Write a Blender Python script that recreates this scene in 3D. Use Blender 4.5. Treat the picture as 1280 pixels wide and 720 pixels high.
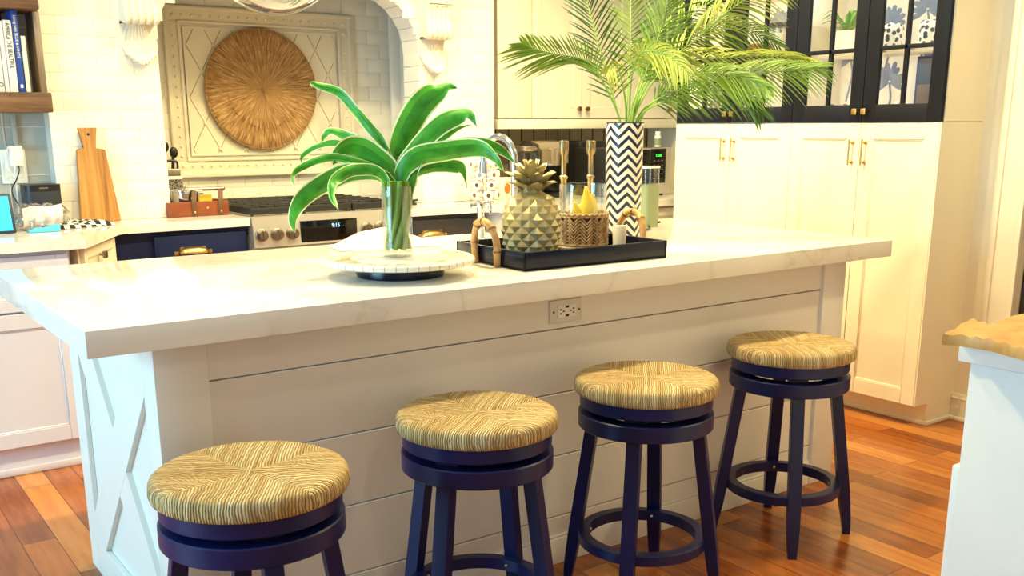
import bpy, bmesh, math, random
from math import sin, cos, pi, radians, sqrt
from mathutils import Vector, Matrix, Euler
random.seed(7)
sc = bpy.context.scene
for o in list(bpy.data.objects): bpy.data.objects.remove(o)

# ------------------------------------------------------------------ camera
CP = Vector((-0.4697, -2.1908, 1.3347)); YAW, PIT, ROL, FPX, PY, PX = 0.61469, 0.24237, -0.00513, 1249.2, 106.56, -11.1
_f = Vector((sin(YAW)*cos(PIT), cos(YAW)*cos(PIT), -sin(PIT)))
_r = Vector((cos(YAW), -sin(YAW), 0)); _u = _r.cross(_f)
RR = _r*cos(ROL)+_u*sin(ROL); UU = -_r*sin(ROL)+_u*cos(ROL); FF = _f
cd = bpy.data.cameras.new('camera'); cam = bpy.data.objects.new('camera', cd); sc.collection.objects.link(cam)
cam.matrix_world = Matrix(((RR.x, UU.x, -FF.x, CP.x), (RR.y, UU.y, -FF.y, CP.y), (RR.z, UU.z, -FF.z, CP.z), (0, 0, 0, 1)))
cd.sensor_width = 36; cd.lens = 36*FPX/1280; cd.shift_x = -PX/1280; cd.shift_y = PY/1280
cd.clip_start = 0.05
sc.camera = cam
def ray(px, py): return FF + RR*((px-640-PX)/FPX) - UU*((py-360-PY)/FPX)
def at(px, py, ax, v):                       # photo point carried onto the plane  axis = v  of the room
    d = ray(px, py); k = (v-CP[ax])/d[ax]; return CP + d*k
def atd(px, py, dep): return CP + ray(px, py)*dep     # ... or at a distance into the room
def depth(p): return (Vector(p)-CP).dot(FF)

# ------------------------------------------------------------------ light
sc.view_settings.view_transform = 'Standard'; sc.view_settings.look = 'None'
sc.view_settings.gamma = 1; sc.view_settings.use_curve_mapping = False
sc.view_settings.exposure = 0.25
w = bpy.data.worlds.new('world'); sc.world = w; w.use_nodes = True
w.node_tree.nodes['Background'].inputs[0].default_value = (1.0, 0.93, 0.88, 1)
w.node_tree.nodes['Background'].inputs[1].default_value = 0.13
def lamp(name, kind, loc, energy, col, target=None, **kw):
    l = bpy.data.lights.new(name, kind); l.energy = energy; l.color = col
    for k, v in kw.items(): setattr(l, k, v)
    o = bpy.data.objects.new(name, l); sc.collection.objects.link(o); o.location = loc
    if target is not None: o.rotation_euler = (Vector(target)-Vector(loc)).to_track_quat('-Z', 'Y').to_euler()
    return o
WARM = (1.0, 0.84, 0.43)
CEIL = 2.75
CANS = [(0.45, 0.60, 85), (1.55, 0.60, 90), (2.65, 0.66, 100), (0.75, 1.80, 26), (1.75, 1.86, 66), (2.85, 1.66, 88), (3.2, -1.0, 60), (0.3, -2.6, 20)]
for i, (x, y, e) in enumerate(CANS):
    lamp('can_lamp', 'SPOT', (x, y, CEIL-0.03), e*1.25, WARM, (x, y, 0), spot_size=radians(150), spot_blend=0.6, shadow_soft_size=0.05)
lamp('window_daylight', 'AREA', (-3.0, 0.45, 1.45), 135, (0.36, 0.76, 1.0), (0.2, 0.1, 1.0), shape='RECTANGLE', size=2.0, size_y=1.7)
lamp('rear_fill', 'AREA', (-0.4, -4.4, 1.7), 13, (1.0, 0.92, 0.86), (1.0, 0.6, 0.8), shape='RECTANGLE', size=3.2, size_y=1.8)  # soft fill added behind the camera, where no window is built

# ------------------------------------------------------------------ materials
def lin(c):
    if isinstance(c, str):
        c = [int(c[i:i+2], 16)/255 for i in (0, 2, 4)]
        c = [x/12.92 if x <= 0.04045 else ((x+0.055)/1.055)**2.4 for x in c]
    return (c[0], c[1], c[2], 1)
def newmat(name):
    m = bpy.data.materials.new(name); m.use_nodes = True
    nt = m.node_tree; b = nt.nodes['Principled BSDF']
    return m, nt, b
def N(nt, t, **kw):
    n = nt.nodes.new(t)
    for k, v in kw.items(): setattr(n, k, v)
    return n
def math_(nt, op, a, b=None, c=None):
    n = N(nt, 'ShaderNodeMath', operation=op)
    for i, v in enumerate((a, b, c)):
        if v is None: continue
        if isinstance(v, (int, float)): n.inputs[i].default_value = v
        else: nt.links.new(v, n.inputs[i])
    return n.outputs[0]
def ramp(nt, fac, stops):
    r = N(nt, 'ShaderNodeValToRGB'); e = r.color_ramp.elements
    while len(e) < len(stops): e.new(0.5)
    for k, (p, c) in enumerate(stops): e[k].position = p; e[k].color = lin(c)
    nt.links.new(fac, r.inputs[0]); return r.outputs[0]
def coords(nt, scale=(1, 1, 1), rot=(0, 0, 0)):
    tc = N(nt, 'ShaderNodeTexCoord'); mp = N(nt, 'ShaderNodeMapping')
    mp.inputs['Scale'].default_value = scale; mp.inputs['Rotation'].default_value = rot
    nt.links.new(tc.outputs['Object'], mp.inputs[0]); return mp.outputs[0]
def noise(nt, vec, scale, detail=4, rough=0.55):
    n = N(nt, 'ShaderNodeTexNoise'); n.inputs['Scale'].default_value = scale; n.inputs['Detail'].default_value = detail
    n.inputs['Roughness'].default_value = rough; nt.links.new(vec, n.inputs['Vector']); return n.outputs['Fac']
def bump(nt, b, h, strength=0.3, dist=0.002):
    n = N(nt, 'ShaderNodeBump'); n.inputs['Strength'].default_value = strength; n.inputs['Distance'].default_value = dist
    nt.links.new(h, n.inputs['Height']); nt.links.new(n.outputs[0], b.inputs['Normal'])
def mat(name, col, rough=0.5, metal=0.0, var=0.06, vscale=6, bmp=0.0, bscale=60, coat=0, spec=None):
    m, nt, b = newmat(name); c = lin(col)
    v = coords(nt); f = noise(nt, v, vscale)
    lo = tuple(x*(1-var) for x in c[:3]); hi = tuple(min(1, x*(1+var)) for x in c[:3])
    nt.links.new(ramp(nt, f, [(0.3, lo), (0.7, hi)]), b.inputs['Base Color'])
    b.inputs['Roughness'].default_value = rough; b.inputs['Metallic'].default_value = metal
    b.inputs['Coat Weight'].default_value = coat
    if spec is not None: b.inputs['Specular IOR Level'].default_value = spec
    if bmp: bump(nt, b, noise(nt, v, bscale), bmp)
    return m
def wood(name, c1, c2, c3, stretch=(14, 14, 1.2), rough=0.45, bmp=0.15):
    m, nt, b = newmat(name); v = coords(nt, stretch)
    f = noise(nt, v, 2.2, 6, 0.62)
    nt.links.new(ramp(nt, f, [(0.28, c1), (0.5, c2), (0.72, c3)]), b.inputs['Base Color'])
    b.inputs['Roughness'].default_value = rough; bump(nt, b, f, bmp); return m
def glass(name, tint=(1, 1, 1), rough=0.0, ior=1.45):
    m, nt, b = newmat(name); b.inputs['Base Color'].default_value = (*tint, 1)
    b.inputs['Transmission Weight'].default_value = 1; b.inputs['Roughness'].default_value = rough; b.inputs['IOR'].default_value = ior
    return m
def thin_glass(name, tint=(1, 1, 1), refl=1.0):
    m, nt, b = newmat(name); t = N(nt, 'ShaderNodeBsdfTransparent'); t.inputs[0].default_value = (*tint, 1)
    g = N(nt, 'ShaderNodeBsdfGlossy'); g.inputs['Roughness'].default_value = 0.02
    lw = N(nt, 'ShaderNodeLayerWeight'); lw.inputs[0].default_value = 0.35
    fac = math_(nt, 'MULTIPLY_ADD', lw.outputs['Facing'], 0.55*refl, 0.04)
    mx = N(nt, 'ShaderNodeMixShader'); nt.links.new(fac, mx.inputs[0]); nt.links.new(t.outputs[0], mx.inputs[1]); nt.links.new(g.outputs[0], mx.inputs[2])
    nt.links.new(mx.outputs[0], nt.nodes['Material Output'].inputs[0]); return m
def glow(name, col, s):
    m, nt, b = newmat(name); b.inputs['Base Color'].default_value = (0.01, 0.01, 0.01, 1)
    b.inputs['Emission Color'].default_value = lin(col); b.inputs['Emission Strength'].default_value = s; return m

M = {}
M['white'] = mat('white_paint', 'e9e4dc', 0.38, var=0.015)
M['cream'] = mat('cream_paint', 'efe6d0', 0.38, var=0.015)
M['lav'] = mat('pale_paint', 'dcd6de', 0.4, var=0.015)
M['tile'] = mat('white_glazed_tile', 'f1ebe0', 0.16, var=0.02)
M['grout'] = mat('pale_grout', 'e6ded0', 0.8)
M['stone'] = mat('cream_carved_stone', 'e6dcc6', 0.5, var=0.03, bmp=0.05)
M['ceil'] = mat('ceiling_white', 'eeeae2', 0.8)
M['groove'] = mat('tile_groove', 'ab9b80', 0.7)
M['graywall'] = mat('grey_backsplash', 'b4b6b2', 0.35, var=0.03)
M['taupe'] = mat('taupe_backsplash', 'a5977e', 0.4, var=0.05)
M['darkline'] = mat('dark_joint', '2c2a2c', 0.8)
M['navy'] = mat('navy_stool_paint', '0a134a', 0.36, var=0.08, spec=0.4)
M['navycab'] = mat('navy_cabinet_paint', '101d4a', 0.45, var=0.05, spec=0.3)
M['blackcab'] = mat('black_cabinet_paint', '10131f', 0.5, var=0.05, spec=0.25)
M['charcab'] = mat('charcoal_cabinet_paint', '2e2a2c', 0.4, var=0.05)
M['brass'] = mat('brushed_brass', 'cdaa68', 0.3, 1.0)
M['bronze'] = mat('antique_bronze', '9a7450', 0.35, 1.0)
M['nickel'] = mat('brushed_nickel', 'b9ad9c', 0.3, 1.0)
M['pewter'] = mat('pewter', '8e8478', 0.35, 1.0)
M['chrome'] = mat('chrome', 'd8d8d8', 0.12, 1.0)
M['steel'] = mat('stainless_steel', 'd6d0c6', 0.32, 0.65)
M['candle'] = mat('champagne_metal', 'b39d74', 0.3, 1.0)
M['iron'] = mat('cast_iron', '1b1918', 0.5, bmp=0.1)
M['black'] = mat('black_plastic', '141416', 0.4)
M['dkgrey'] = mat('dark_grey_plastic', '2b303b', 0.5)
M['blackglass'] = mat('black_glass', '06080c', 0.08)
M['plwhite'] = mat('white_plastic', 'f0eee8', 0.4)
M['chalk'] = mat('white_ceramic', 'f1ece2', 0.25)
M['wax'] = mat('ivory_wax', 'efe0c0', 0.5)
M['leather'] = mat('brown_leather', '5e3c24', 0.6, bmp=0.2)
M['red'] = mat('reddish_wood', '803e1e', 0.4, var=0.2, vscale=14)
M['yellow'] = mat('yellow_paper', 'e8c83c', 0.6)
M['tan'] = wood('bamboo', 'a8763c', 'cfa064', 'dcb87e', (8, 8, 8), 0.4)
M['oak'] = wood('oak_board', '7e4c20', 'b07a3c', 'c9934f', (18, 18, 0.9), 0.55)
M['shelf'] = wood('weathered_wood', '3e2c20', '6e4e38', '8c6a4c', (2, 14, 20), 0.6, 0.4)
M['greywood'] = wood('grey_board', '6e6054', '8a7a6c', 'a89888', (14, 14, 2), 0.6)
M['live'] = wood('live_edge_wood', 'b07a38', 'cf9c56', 'dcae68', (5, 9, 3), 0.5)
M['leafy'] = mat('leaf_green', '4ea528', 0.4, var=0.3, vscale=18)
M['leafdk'] = mat('leaf_deep_green', '3f941f', 0.4, var=0.3, vscale=18)
M['leafed'] = mat('leaf_cream_margin', 'eef2b8', 0.4)
M['leafmid'] = mat('leaf_mid_green', '32901c', 0.38, var=0.35, vscale=26)
M['stem'] = mat('stem_green', '7aa83a', 0.45, var=0.2)
M['palm1'] = mat('palm_green', '7a9a34', 0.42, var=0.3, vscale=9)
M['palm2'] = mat('palm_dark_green', '48692a', 0.42, var=0.3, vscale=9)
M['palm3'] = mat('palm_yellow_green', 'a6b248', 0.42, var=0.25, vscale=9)
M['glass'] = thin_glass('clear_glass', (0.97, 0.985, 0.97))
M['pane'] = thin_glass('cabinet_pane', (0.97, 0.97, 0.96), 0.7)
M['glassthick'] = glass('thick_glass', (0.96, 0.99, 0.97))
M['water'] = glass('water', (0.88, 0.97, 0.86), 0, 1.33)
M['frost'] = thin_glass('globe_glass', (0.86, 0.86, 0.86), 1.4)
M['plastic'] = thin_glass('clear_plastic_film', (0.92, 0.92, 0.93), 1.6)
M['sage'] = mat('sage_plastic', '8d9672', 0.35)
M['pine'] = mat('champagne_pineapple', 'c2b486', 0.32, 0.35, var=0.06)
M['blue'] = mat('book_blue', '24479a', 0.5)
M['tray'] = mat('tray_black_navy', '0a1026', 0.25, spec=0.4)
M['navybook'] = mat('book_navy', '1b2b44', 0.5)
M['paper'] = mat('book_white', 'eceae6', 0.6)
M['creambook'] = mat('book_cream', 'e6dfcc', 0.6)
M['ink'] = mat('ink_black', '15151a', 0.6)
M['skyblue'] = mat('sky_blue_cloth', '58bfe0', 0.7)
M['pink'] = mat('pink_print', 'f0d4cc', 0.6, var=0.25, vscale=30)
M['orange'] = mat('orange_print', 'd86a20', 0.5)
M['flower'] = mat('blue_flower_paint', '6f7a92', 0.6, var=0.2, vscale=30)
M['screen'] = glow('tablet_screen', '10d8f0', 1.6)
M['clock'] = glow('clock_digits', 'a8d8ff', 2.0)
M['clockg'] = glow('green_digits', '40ff40', 2.0)
M['lampdisc'] = glow('lamp_lens', 'ffe0b0', 6.0)
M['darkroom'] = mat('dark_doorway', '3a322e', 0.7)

def quartz():
    m, nt, b = newmat('white_quartz'); v = coords(nt, (1, 1, 1), (0, 0, 0.6)); n1 = noise(nt, v, 1.6, 6, 0.55)
    a = math_(nt, 'ABSOLUTE', math_(nt, 'SUBTRACT', n1, 0.5)); 
    nt.links.new(ramp(nt, a, [(0.0, 'dfd6ca'), (0.008, 'e8e1d7'), (0.03, 'ece6dd')]), b.inputs['Base Color'])
    b.inputs['Roughness'].default_value = 0.10; return m
M['quartz'] = quartz()
def floor_mat():
    m, nt, b = newmat('hardwood_planks'); v = coords(nt, (1, 1, 1), (0, 0, pi/2))
    br = N(nt, 'ShaderNodeTexBrick'); br.offset = 0.37; br.offset_frequency = 2
    for k, x in (('Scale', 1.0), ('Mortar Size', 0.0012), ('Brick Width', 0.9), ('Row Height', 0.105), ('Bias', 0.0)): br.inputs[k].default_value = x
    br.inputs['Color1'].default_value = (0, 0, 0, 1); br.inputs['Color2'].default_value = (1, 1, 1, 1); br.inputs['Mortar'].default_value = (0, 0, 0, 1)
    nt.links.new(v, br.inputs['Vector'])
    sep = N(nt, 'ShaderNodeSeparateColor'); nt.links.new(br.outputs['Color'], sep.inputs[0])
    v2 = coords(nt, (9, 0.9, 1)); off = N(nt, 'ShaderNodeVectorMath', operation='ADD'); nt.links.new(v2, off.inputs[0])
    cmb = N(nt, 'ShaderNodeCombineXYZ'); nt.links.new(math_(nt, 'MULTIPLY', sep.outputs[0], 37.0), cmb.inputs[1]); nt.links.new(cmb.outputs[0], off.inputs[1])
    g = noise(nt, off.outputs[0], 3.2, 6, 0.62)
    f = math_(nt, 'MULTIPLY_ADD', sep.outputs[0], 0.45, math_(nt, 'MULTIPLY', g, 0.62))
    col = ramp(nt, f, [(0.10, '4c220c'), (0.34, '8a4619'), (0.55, 'b06428'), (0.88, 'd08e44')])
    mx = N(nt, 'ShaderNodeMix', data_type='RGBA'); nt.links.new(br.outputs['Fac'], mx.inputs[0]); nt.links.new(col, mx.inputs[6]); mx.inputs[7].default_value = lin('3a1608')
    nt.links.new(mx.outputs[2], b.inputs['Base Color']); b.inputs['Roughness'].default_value = 0.24
    bump(nt, b, math_(nt, 'SUBTRACT', math_(nt, 'MULTIPLY', g, 0.3), br.outputs['Fac']), 0.25, 0.002); return m
M['floor'] = floor_mat()
def rush():
    m, nt, b = newmat('woven_rush'); tc = N(nt, 'ShaderNodeTexCoord'); s = N(nt, 'ShaderNodeSeparateXYZ'); nt.links.new(tc.outputs['Object'], s.inputs[0])
    wob = noise(nt, coords(nt, (1, 1, 1)), 15, 4, 0.65)
    x, y, z = s.outputs
    sel = math_(nt, 'GREATER_THAN', math_(nt, 'ABSOLUTE', x), math_(nt, 'ABSOLUTE', y))
    u = math_(nt, 'ADD', math_(nt, 'MULTIPLY', sel, y), math_(nt, 'MULTIPLY', math_(nt, 'SUBTRACT', 1.0, sel), x))
    u = math_(nt, 'MULTIPLY_ADD', wob, 0.015, u)
    ph = math_(nt, 'MULTIPLY', u, 2*pi/0.0058)
    wv = math_(nt, 'MULTIPLY_ADD', math_(nt, 'SINE', ph), 0.5, 0.5)
    idx = math_(nt, 'FLOOR', math_(nt, 'MULTIPLY_ADD', u, 1/0.0058, 0.25))
    wn = N(nt, 'ShaderNodeTexWhiteNoise', noise_dimensions='2D'); cm = N(nt, 'ShaderNodeCombineXYZ'); nt.links.new(idx, cm.inputs[0]); nt.links.new(sel, cm.inputs[1]); nt.links.new(cm.outputs[0], wn.inputs['Vector'])
    big = noise(nt, coords(nt), 9, 3); fine = noise(nt, coords(nt), 70, 3)
    t = math_(nt, 'ADD', math_(nt, 'MULTIPLY', wn.outputs['Value'], 0.36), math_(nt, 'MULTIPLY_ADD', big, 0.4, math_(nt, 'MULTIPLY', fine, 0.3)))
    col = ramp(nt, t, [(0.2, '9a7644'), (0.5, 'cdaa6c'), (0.82, 'ead4a2')])
    mx = N(nt, 'ShaderNodeMix', data_type='RGBA'); nt.links.new(ramp(nt, wv, [(0.0, (0.25, 0.25, 0.25)), (0.22, (1, 1, 1))]), mx.inputs[0]); mx.inputs[6].default_value = lin('6e4e26'); nt.links.new(col, mx.inputs[7])
    nt.links.new(mx.outputs[2], b.inputs['Base Color']); b.inputs['Roughness'].default_value = 0.6
    bump(nt, b, math_(nt, 'ADD', math_(nt, 'POWER', wv, 0.5), math_(nt, 'MULTIPLY', fine, 0.5)), 1.0, 0.004); return m
M['rush'] = rush()
def raffia():
    m, nt, b = newmat('raffia'); tc = N(nt, 'ShaderNodeTexCoord'); s = N(nt, 'ShaderNodeSeparateXYZ'); nt.links.new(tc.outputs['Object'], s.inputs[0])
    a = math_(nt, 'ARCTAN2', s.outputs[2], s.outputs[0]); r = math_(nt, 'SQRT', math_(nt, 'ADD', math_(nt, 'POWER', s.outputs[0], 2.0), math_(nt, 'POWER', s.outputs[2], 2.0)))
    cm = N(nt, 'ShaderNodeCombineXYZ'); nt.links.new(math_(nt, 'MULTIPLY', a, 22.0), cm.inputs[0]); nt.links.new(math_(nt, 'MULTIPLY', r, 9.0), cm.inputs[1])
    f = noise(nt, cm.outputs[0], 1.4, 5, 0.65)
    nt.links.new(ramp(nt, f, [(0.28, '54391e'), (0.5, 'a67c4a'), (0.72, 'd8b482')]), b.inputs['Base Color']); b.inputs['Roughness'].default_value = 0.7
    bump(nt, b, f, 0.8, 0.006); return m
M['raffia'] = raffia()
def chevron():
    m, nt, b = newmat('chevron_glaze'); tc = N(nt, 'ShaderNodeTexCoord'); s = N(nt, 'ShaderNodeSeparateXYZ'); nt.links.new(tc.outputs['Object'], s.inputs[0])
    a = math_(nt, 'MULTIPLY', math_(nt, 'ADD', math_(nt, 'ARCTAN2', s.outputs[1], s.outputs[0]), pi), 6/(2*pi))
    tri = math_(nt, 'PINGPONG', a, 0.5)
    wob = noise(nt, coords(nt), 30, 2)
    h = math_(nt, 'ADD', math_(nt, 'MULTIPLY', tri, 0.068), math_(nt, 'MULTIPLY_ADD', wob, 0.006, s.outputs[2]))
    fr = math_(nt, 'FRACT', math_(nt, 'MULTIPLY', h, 1/0.0335))
    k = math_(nt, 'LESS_THAN', fr, 0.45)
    mx = N(nt, 'ShaderNodeMix', data_type='RGBA'); nt.links.new(k, mx.inputs[0]); mx.inputs[6].default_value = lin('efe6d8'); mx.inputs[7].default_value = lin('1a2440')
    nt.links.new(mx.outputs[2], b.inputs['Base Color']); b.inputs['Roughness'].default_value = 0.3; return m
M['chevron'] = chevron()
def checks(name, c1, c2, sc_):
    m, nt, b = newmat(name); ch = N(nt, 'ShaderNodeTexChecker'); ch.inputs['Scale'].default_value = sc_; nt.links.new(coords(nt), ch.inputs[0])
    ch.inputs[1].default_value = lin(c1); ch.inputs[2].default_value = lin(c2); nt.links.new(ch.outputs[0], b.inputs['Base Color']); b.inputs['Roughness'].default_value = 0.8; return m
M['check'] = checks('black_white_check', '121212', 'eeeae4', 42)
def spots(name, c1, c2, s, th=0.5, metal=0.0):
    m, nt, b = newmat(name); v = N(nt, 'ShaderNodeTexVoronoi'); v.inputs['Scale'].default_value = s; nt.links.new(coords(nt), v.inputs['Vector'])
    nt.links.new(ramp(nt, v.outputs['Distance'], [(th-0.04, c1), (th+0.04, c2)]), b.inputs['Base Color']); b.inputs['Roughness'].default_value = 0.35; b.inputs['Metallic'].default_value = metal; return m
M['scroll'] = spots('black_white_scroll', '1a1a20', 'eeeae0', 42, 0.42)
M['grater'] = spots('perforated_steel', '1e1c1a', '8e867a', 110, 0.42, 0.4)
def mosaic():
    m, nt, b = newmat('mosaic_wood'); tc = N(nt, 'ShaderNodeTexCoord'); s = N(nt, 'ShaderNodeSeparateXYZ'); nt.links.new(tc.outputs['Object'], s.inputs[0])
    r = math_(nt, 'SQRT', math_(nt, 'ADD', math_(nt, 'POWER', s.outputs[0], 2.0), math_(nt, 'POWER', s.outputs[1], 2.0)))
    a = math_(nt, 'MULTIPLY', math_(nt, 'ARCTAN2', s.outputs[1], s.outputs[0]), 44/(2*pi))
    ri = math_(nt, 'FLOOR', math_(nt, 'MULTIPLY', r, 1/0.024))
    cm = N(nt, 'ShaderNodeCombineXYZ'); nt.links.new(math_(nt, 'FLOOR', math_(nt, 'MULTIPLY', a, 1.0)), cm.inputs[0]); nt.links.new(ri, cm.inputs[1])
    wn = N(nt, 'ShaderNodeTexWhiteNoise', noise_dimensions='2D'); nt.links.new(cm.outputs[0], wn.inputs['Vector'])
    band = math_(nt, 'MULTIPLY', math_(nt, 'GREATER_THAN', r, 0.142), math_(nt, 'LESS_THAN', r, 0.192))
    col = ramp(nt, wn.outputs['Value'], [(0.0, '9c8e76'), (0.5, 'd8cdb4'), (1.0, 'efe8d6')])
    mx = N(nt, 'ShaderNodeMix', data_type='RGBA'); nt.links.new(band, mx.inputs[0]); mx.inputs[6].default_value = lin('ece5d6'); nt.links.new(col, mx.inputs[7])
    g = math_(nt, 'LESS_THAN', math_(nt, 'FRACT', math_(nt, 'MULTIPLY', r, 1/0.024)), 0.07)
    g2 = math_(nt, 'MULTIPLY', math_(nt, 'LESS_THAN', math_(nt, 'FRACT', a), 0.06), math_(nt, 'GREATER_THAN', r, 0.142))
    gg = math_(nt, 'MULTIPLY', math_(nt, 'MAXIMUM', g, g2), math_(nt, 'GREATER_THAN', r, 0.11))
    mx2 = N(nt, 'ShaderNodeMix', data_type='RGBA'); nt.links.new(gg, mx2.inputs[0]); nt.links.new(mx.outputs[2], mx2.inputs[6]); mx2.inputs[7].default_value = lin('8f8268')
    nt.links.new(mx2.outputs[2], b.inputs['Base Color']); b.inputs['Roughness'].default_value = 0.3; return m
M['mosaic'] = mosaic()
M['wicker'] = wood('wicker', '7a5c3c', 'b8966a', 'dcc49c', (30, 30, 30), 0.6, 0.3)

# ------------------------------------------------------------------ mesh building
class MB:
    def __init__(s): s.bm = bmesh.new()
    def box(s, x0, x1, y0, y1, z0, z1, bev=0.0, seg=2, rot=None, mi=0):
        bm2 = bmesh.new(); bmesh.ops.create_cube(bm2, size=1)
        for v in bm2.verts: v.co = Vector((x0+(v.co.x+.5)*(x1-x0), y0+(v.co.y+.5)*(y1-y0), z0+(v.co.z+.5)*(z1-z0)))
        if bev: bmesh.ops.bevel(bm2, geom=bm2.edges[:], offset=bev, segments=seg, affect='EDGES', profile=0.5)
        if rot is not None: bmesh.ops.transform(bm2, matrix=rot, verts=bm2.verts)
        s.join(bm2, mi); return s
    def join(s, bm2, mi=0):
        vm = {}
        for v in bm2.verts: vm[v] = s.bm.verts.new(v.co)
        for f in bm2.faces:
            try:
                g = s.bm.faces.new([vm[v] for v in f.verts]); g.smooth = f.smooth; g.material_index = mi or f.material_index
            except ValueError: pass
        bm2.free()
    def lathe(s, prof, c=(0, 0, 0), seg=32, rot=None, mi=0, smooth=True):
        c = Vector(c); rings = []
        def tr(p): return (rot @ p if rot is not None else p) + c
        for r, z in prof:
            if r < 1e-6: rings.append([s.bm.verts.new(tr(Vector((0, 0, z))))])
            else: rings.append([s.bm.verts.new(tr(Vector((r*cos(2*pi*k/seg), r*sin(2*pi*k/seg), z)))) for k in range(seg)])
        for a, b in zip(rings, rings[1:]):
            for k in range(seg):
                k2 = (k+1) % seg
                q = ([a[0], b[k2], b[k]] if len(a) == 1 else [a[k], a[k2], b[0]] if len(b) == 1 else [a[k], a[k2], b[k2], b[k]])
                if len(a) == 1 and len(b) == 1: continue
                f = s.bm.faces.new(q); f.smooth = smooth; f.material_index = mi
        return s
    def tube(s, pts, r, seg=8, mi=0, closed=False, caps=True, flat=None):
        pts = [Vector(p) for p in pts]; n = len(pts); rad = r if isinstance(r, (list, tuple)) else [r]*n; rings = []
        up = None
        for i, p in enumerate(pts):
            if closed: d = pts[(i+1) % n]-pts[i-1]
            else: d = pts[min(i+1, n-1)]-pts[max(i-1, 0)]
            d.normalize()
            if up is None:
                up = Vector((0, 0, 1)) if abs(d.z) < 0.9 else Vector((1, 0, 0))
            sd = d.cross(up).normalized(); up = sd.cross(d).normalized()
            rings.append([s.bm.verts.new(p+sd*(cos(2*pi*k/seg)*rad[i])+up*(sin(2*pi*k/seg)*rad[i])) for k in range(seg)])
        pr = list(zip(rings, rings[1:])) + ([(rings[-1], rings[0])] if closed else [])
        for a, b in pr:
            for k in range(seg):
                k2 = (k+1) % seg; f = s.bm.faces.new([a[k], a[k2], b[k2], b[k]]); f.smooth = True; f.material_index = mi
        if caps and not closed:
            for rr in (rings[0][::-1], rings[-1]):
                f = s.bm.faces.new(rr); f.material_index = mi
        return s
    def prism(s, poly, a0, a1, ax=2, mi=0):          # polygon extruded along axis ax
        def mk(p, a):
            return Vector((p[0], p[1], a)) if ax == 2 else Vector((p[0], a, p[1])) if ax == 1 else Vector((a, p[0], p[1]))
        A = [s.bm.verts.new(mk(p, a0)) for p in poly]; B = [s.bm.verts.new(mk(p, a1)) for p in poly]; n = len(poly)
        for q in [A[::-1], B]+[[A[k], A[(k+1) % n], B[(k+1) % n], B[k]] for k in range(n)]:
            f = s.bm.faces.new(q); f.material_index = mi
        return s
    def grid(s, rows, smooth=True, mi=0, mis=None):
        V = [[s.bm.verts.new(p) for p in r] for r in rows]
        for i in range(len(V)-1):
            for j in range(len(V[0])-1):
                f = s.bm.faces.new([V[i][j], V[i][j+1], V[i+1][j+1], V[i+1][j]]); f.smooth = smooth; f.material_index = mis[j] if mis else mi
        return s
    def ball(s, c, r, seg=10, sc_=(1, 1, 1), mi=0):
        prof = [(r*sin(pi*k/(seg//2+2)), -r*cos(pi*k/(seg//2+2))) for k in range(seg//2+3)]
        bm2 = MB(); bm2.lathe(prof, seg=seg)
        for v in bm2.bm.verts: v.co = Vector((v.co.x*sc_[0], v.co.y*sc_[1], v.co.z*sc_[2]))+Vector(c)
        s.join(bm2.bm, mi); return s
    def build(s, name, m, parent=None, world=False, fix=True, sharp=42):
        if world and parent is not None:
            inv = Matrix.Translation(-parent.location)
            bmesh.ops.transform(s.bm, matrix=inv, verts=s.bm.verts)
        if fix: bmesh.ops.recalc_face_normals(s.bm, faces=s.bm.faces)
        me = bpy.data.meshes.new(name); s.bm.to_mesh(me); s.bm.free(); me.set_sharp_from_angle(angle=radians(sharp))
        for k in (m if isinstance(m, (list, tuple)) else [m]): me.materials.append(M[k] if isinstance(k, str) else k)
        o = bpy.data.objects.new(name, me); sc.collection.objects.link(o)
        if parent is not None: o.parent = parent
        return o
def tag(o, label, cat, group=None):
    o['label'] = label; o['category'] = cat
    if group: o['group'] = group
    return o
def thing(name, label, cat, loc=(0, 0, 0), rz=0, group=None):
    o = bpy.data.objects.new(name, None); sc.collection.objects.link(o); o.empty_display_size = 0.05
    o.location = loc; o.rotation_euler = (0, 0, rz); return tag(o, label, cat, group)
def struct(name, mb, m, parent=None):
    o = mb.build(name, m, parent); 
    if parent is None: o['kind'] = 'structure'
    return o
def rebase(o, base):                            # put a one-mesh thing's origin at its base point
    base = Vector(base); o.data.transform(Matrix.Translation(-base)); o.location = base; return o
def copy_tree(o, parent=None):
    c = o.copy(); sc.collection.objects.link(c); c.parent = parent
    for ch in o.children: copy_tree(ch, c)
    return c
def text(name, s, size, m, parent, loc, rot, depth_=0.0008, align='LEFT', sx=1.0):
    cu = bpy.data.curves.new(name, 'FONT'); cu.body = s; cu.size = size; cu.extrude = depth_; cu.align_x = align; cu.align_y = 'CENTER'
    t = bpy.data.objects.new(name, cu); sc.collection.objects.link(t)
    dg = bpy.context.evaluated_depsgraph_get(); dg.update(); me = bpy.data.meshes.new_from_object(t.evaluated_get(dg)); bpy.data.objects.remove(t)
    o = bpy.data.objects.new(name, me); sc.collection.objects.link(o); me.materials.clear(); me.materials.append(M[m])
    o.parent = parent; o.location = loc; o.rotation_euler = rot; o.scale = (sx, 1, 1); return o
def bez(P, n=16):                                  # smooth curve through points
    P = [Vector(p) for p in P]; out = []
    Q = [P[0]*2-P[1]]+P+[P[-1]*2-P[-2]]; seg = len(P)-1
    for i in range(seg):
        a, b, c, d = Q[i:i+4]; m = max(2, n//seg)
        for k in range(m):
            t = k/m; out.append(0.5*((2*b)+(c-a)*t+(2*a-5*b+4*c-d)*t*t+(3*b-a-3*c+d)*t**3))
    return out+[P[-1]]
def RZ(a): return Matrix.Rotation(a, 4, 'Z')

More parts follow.
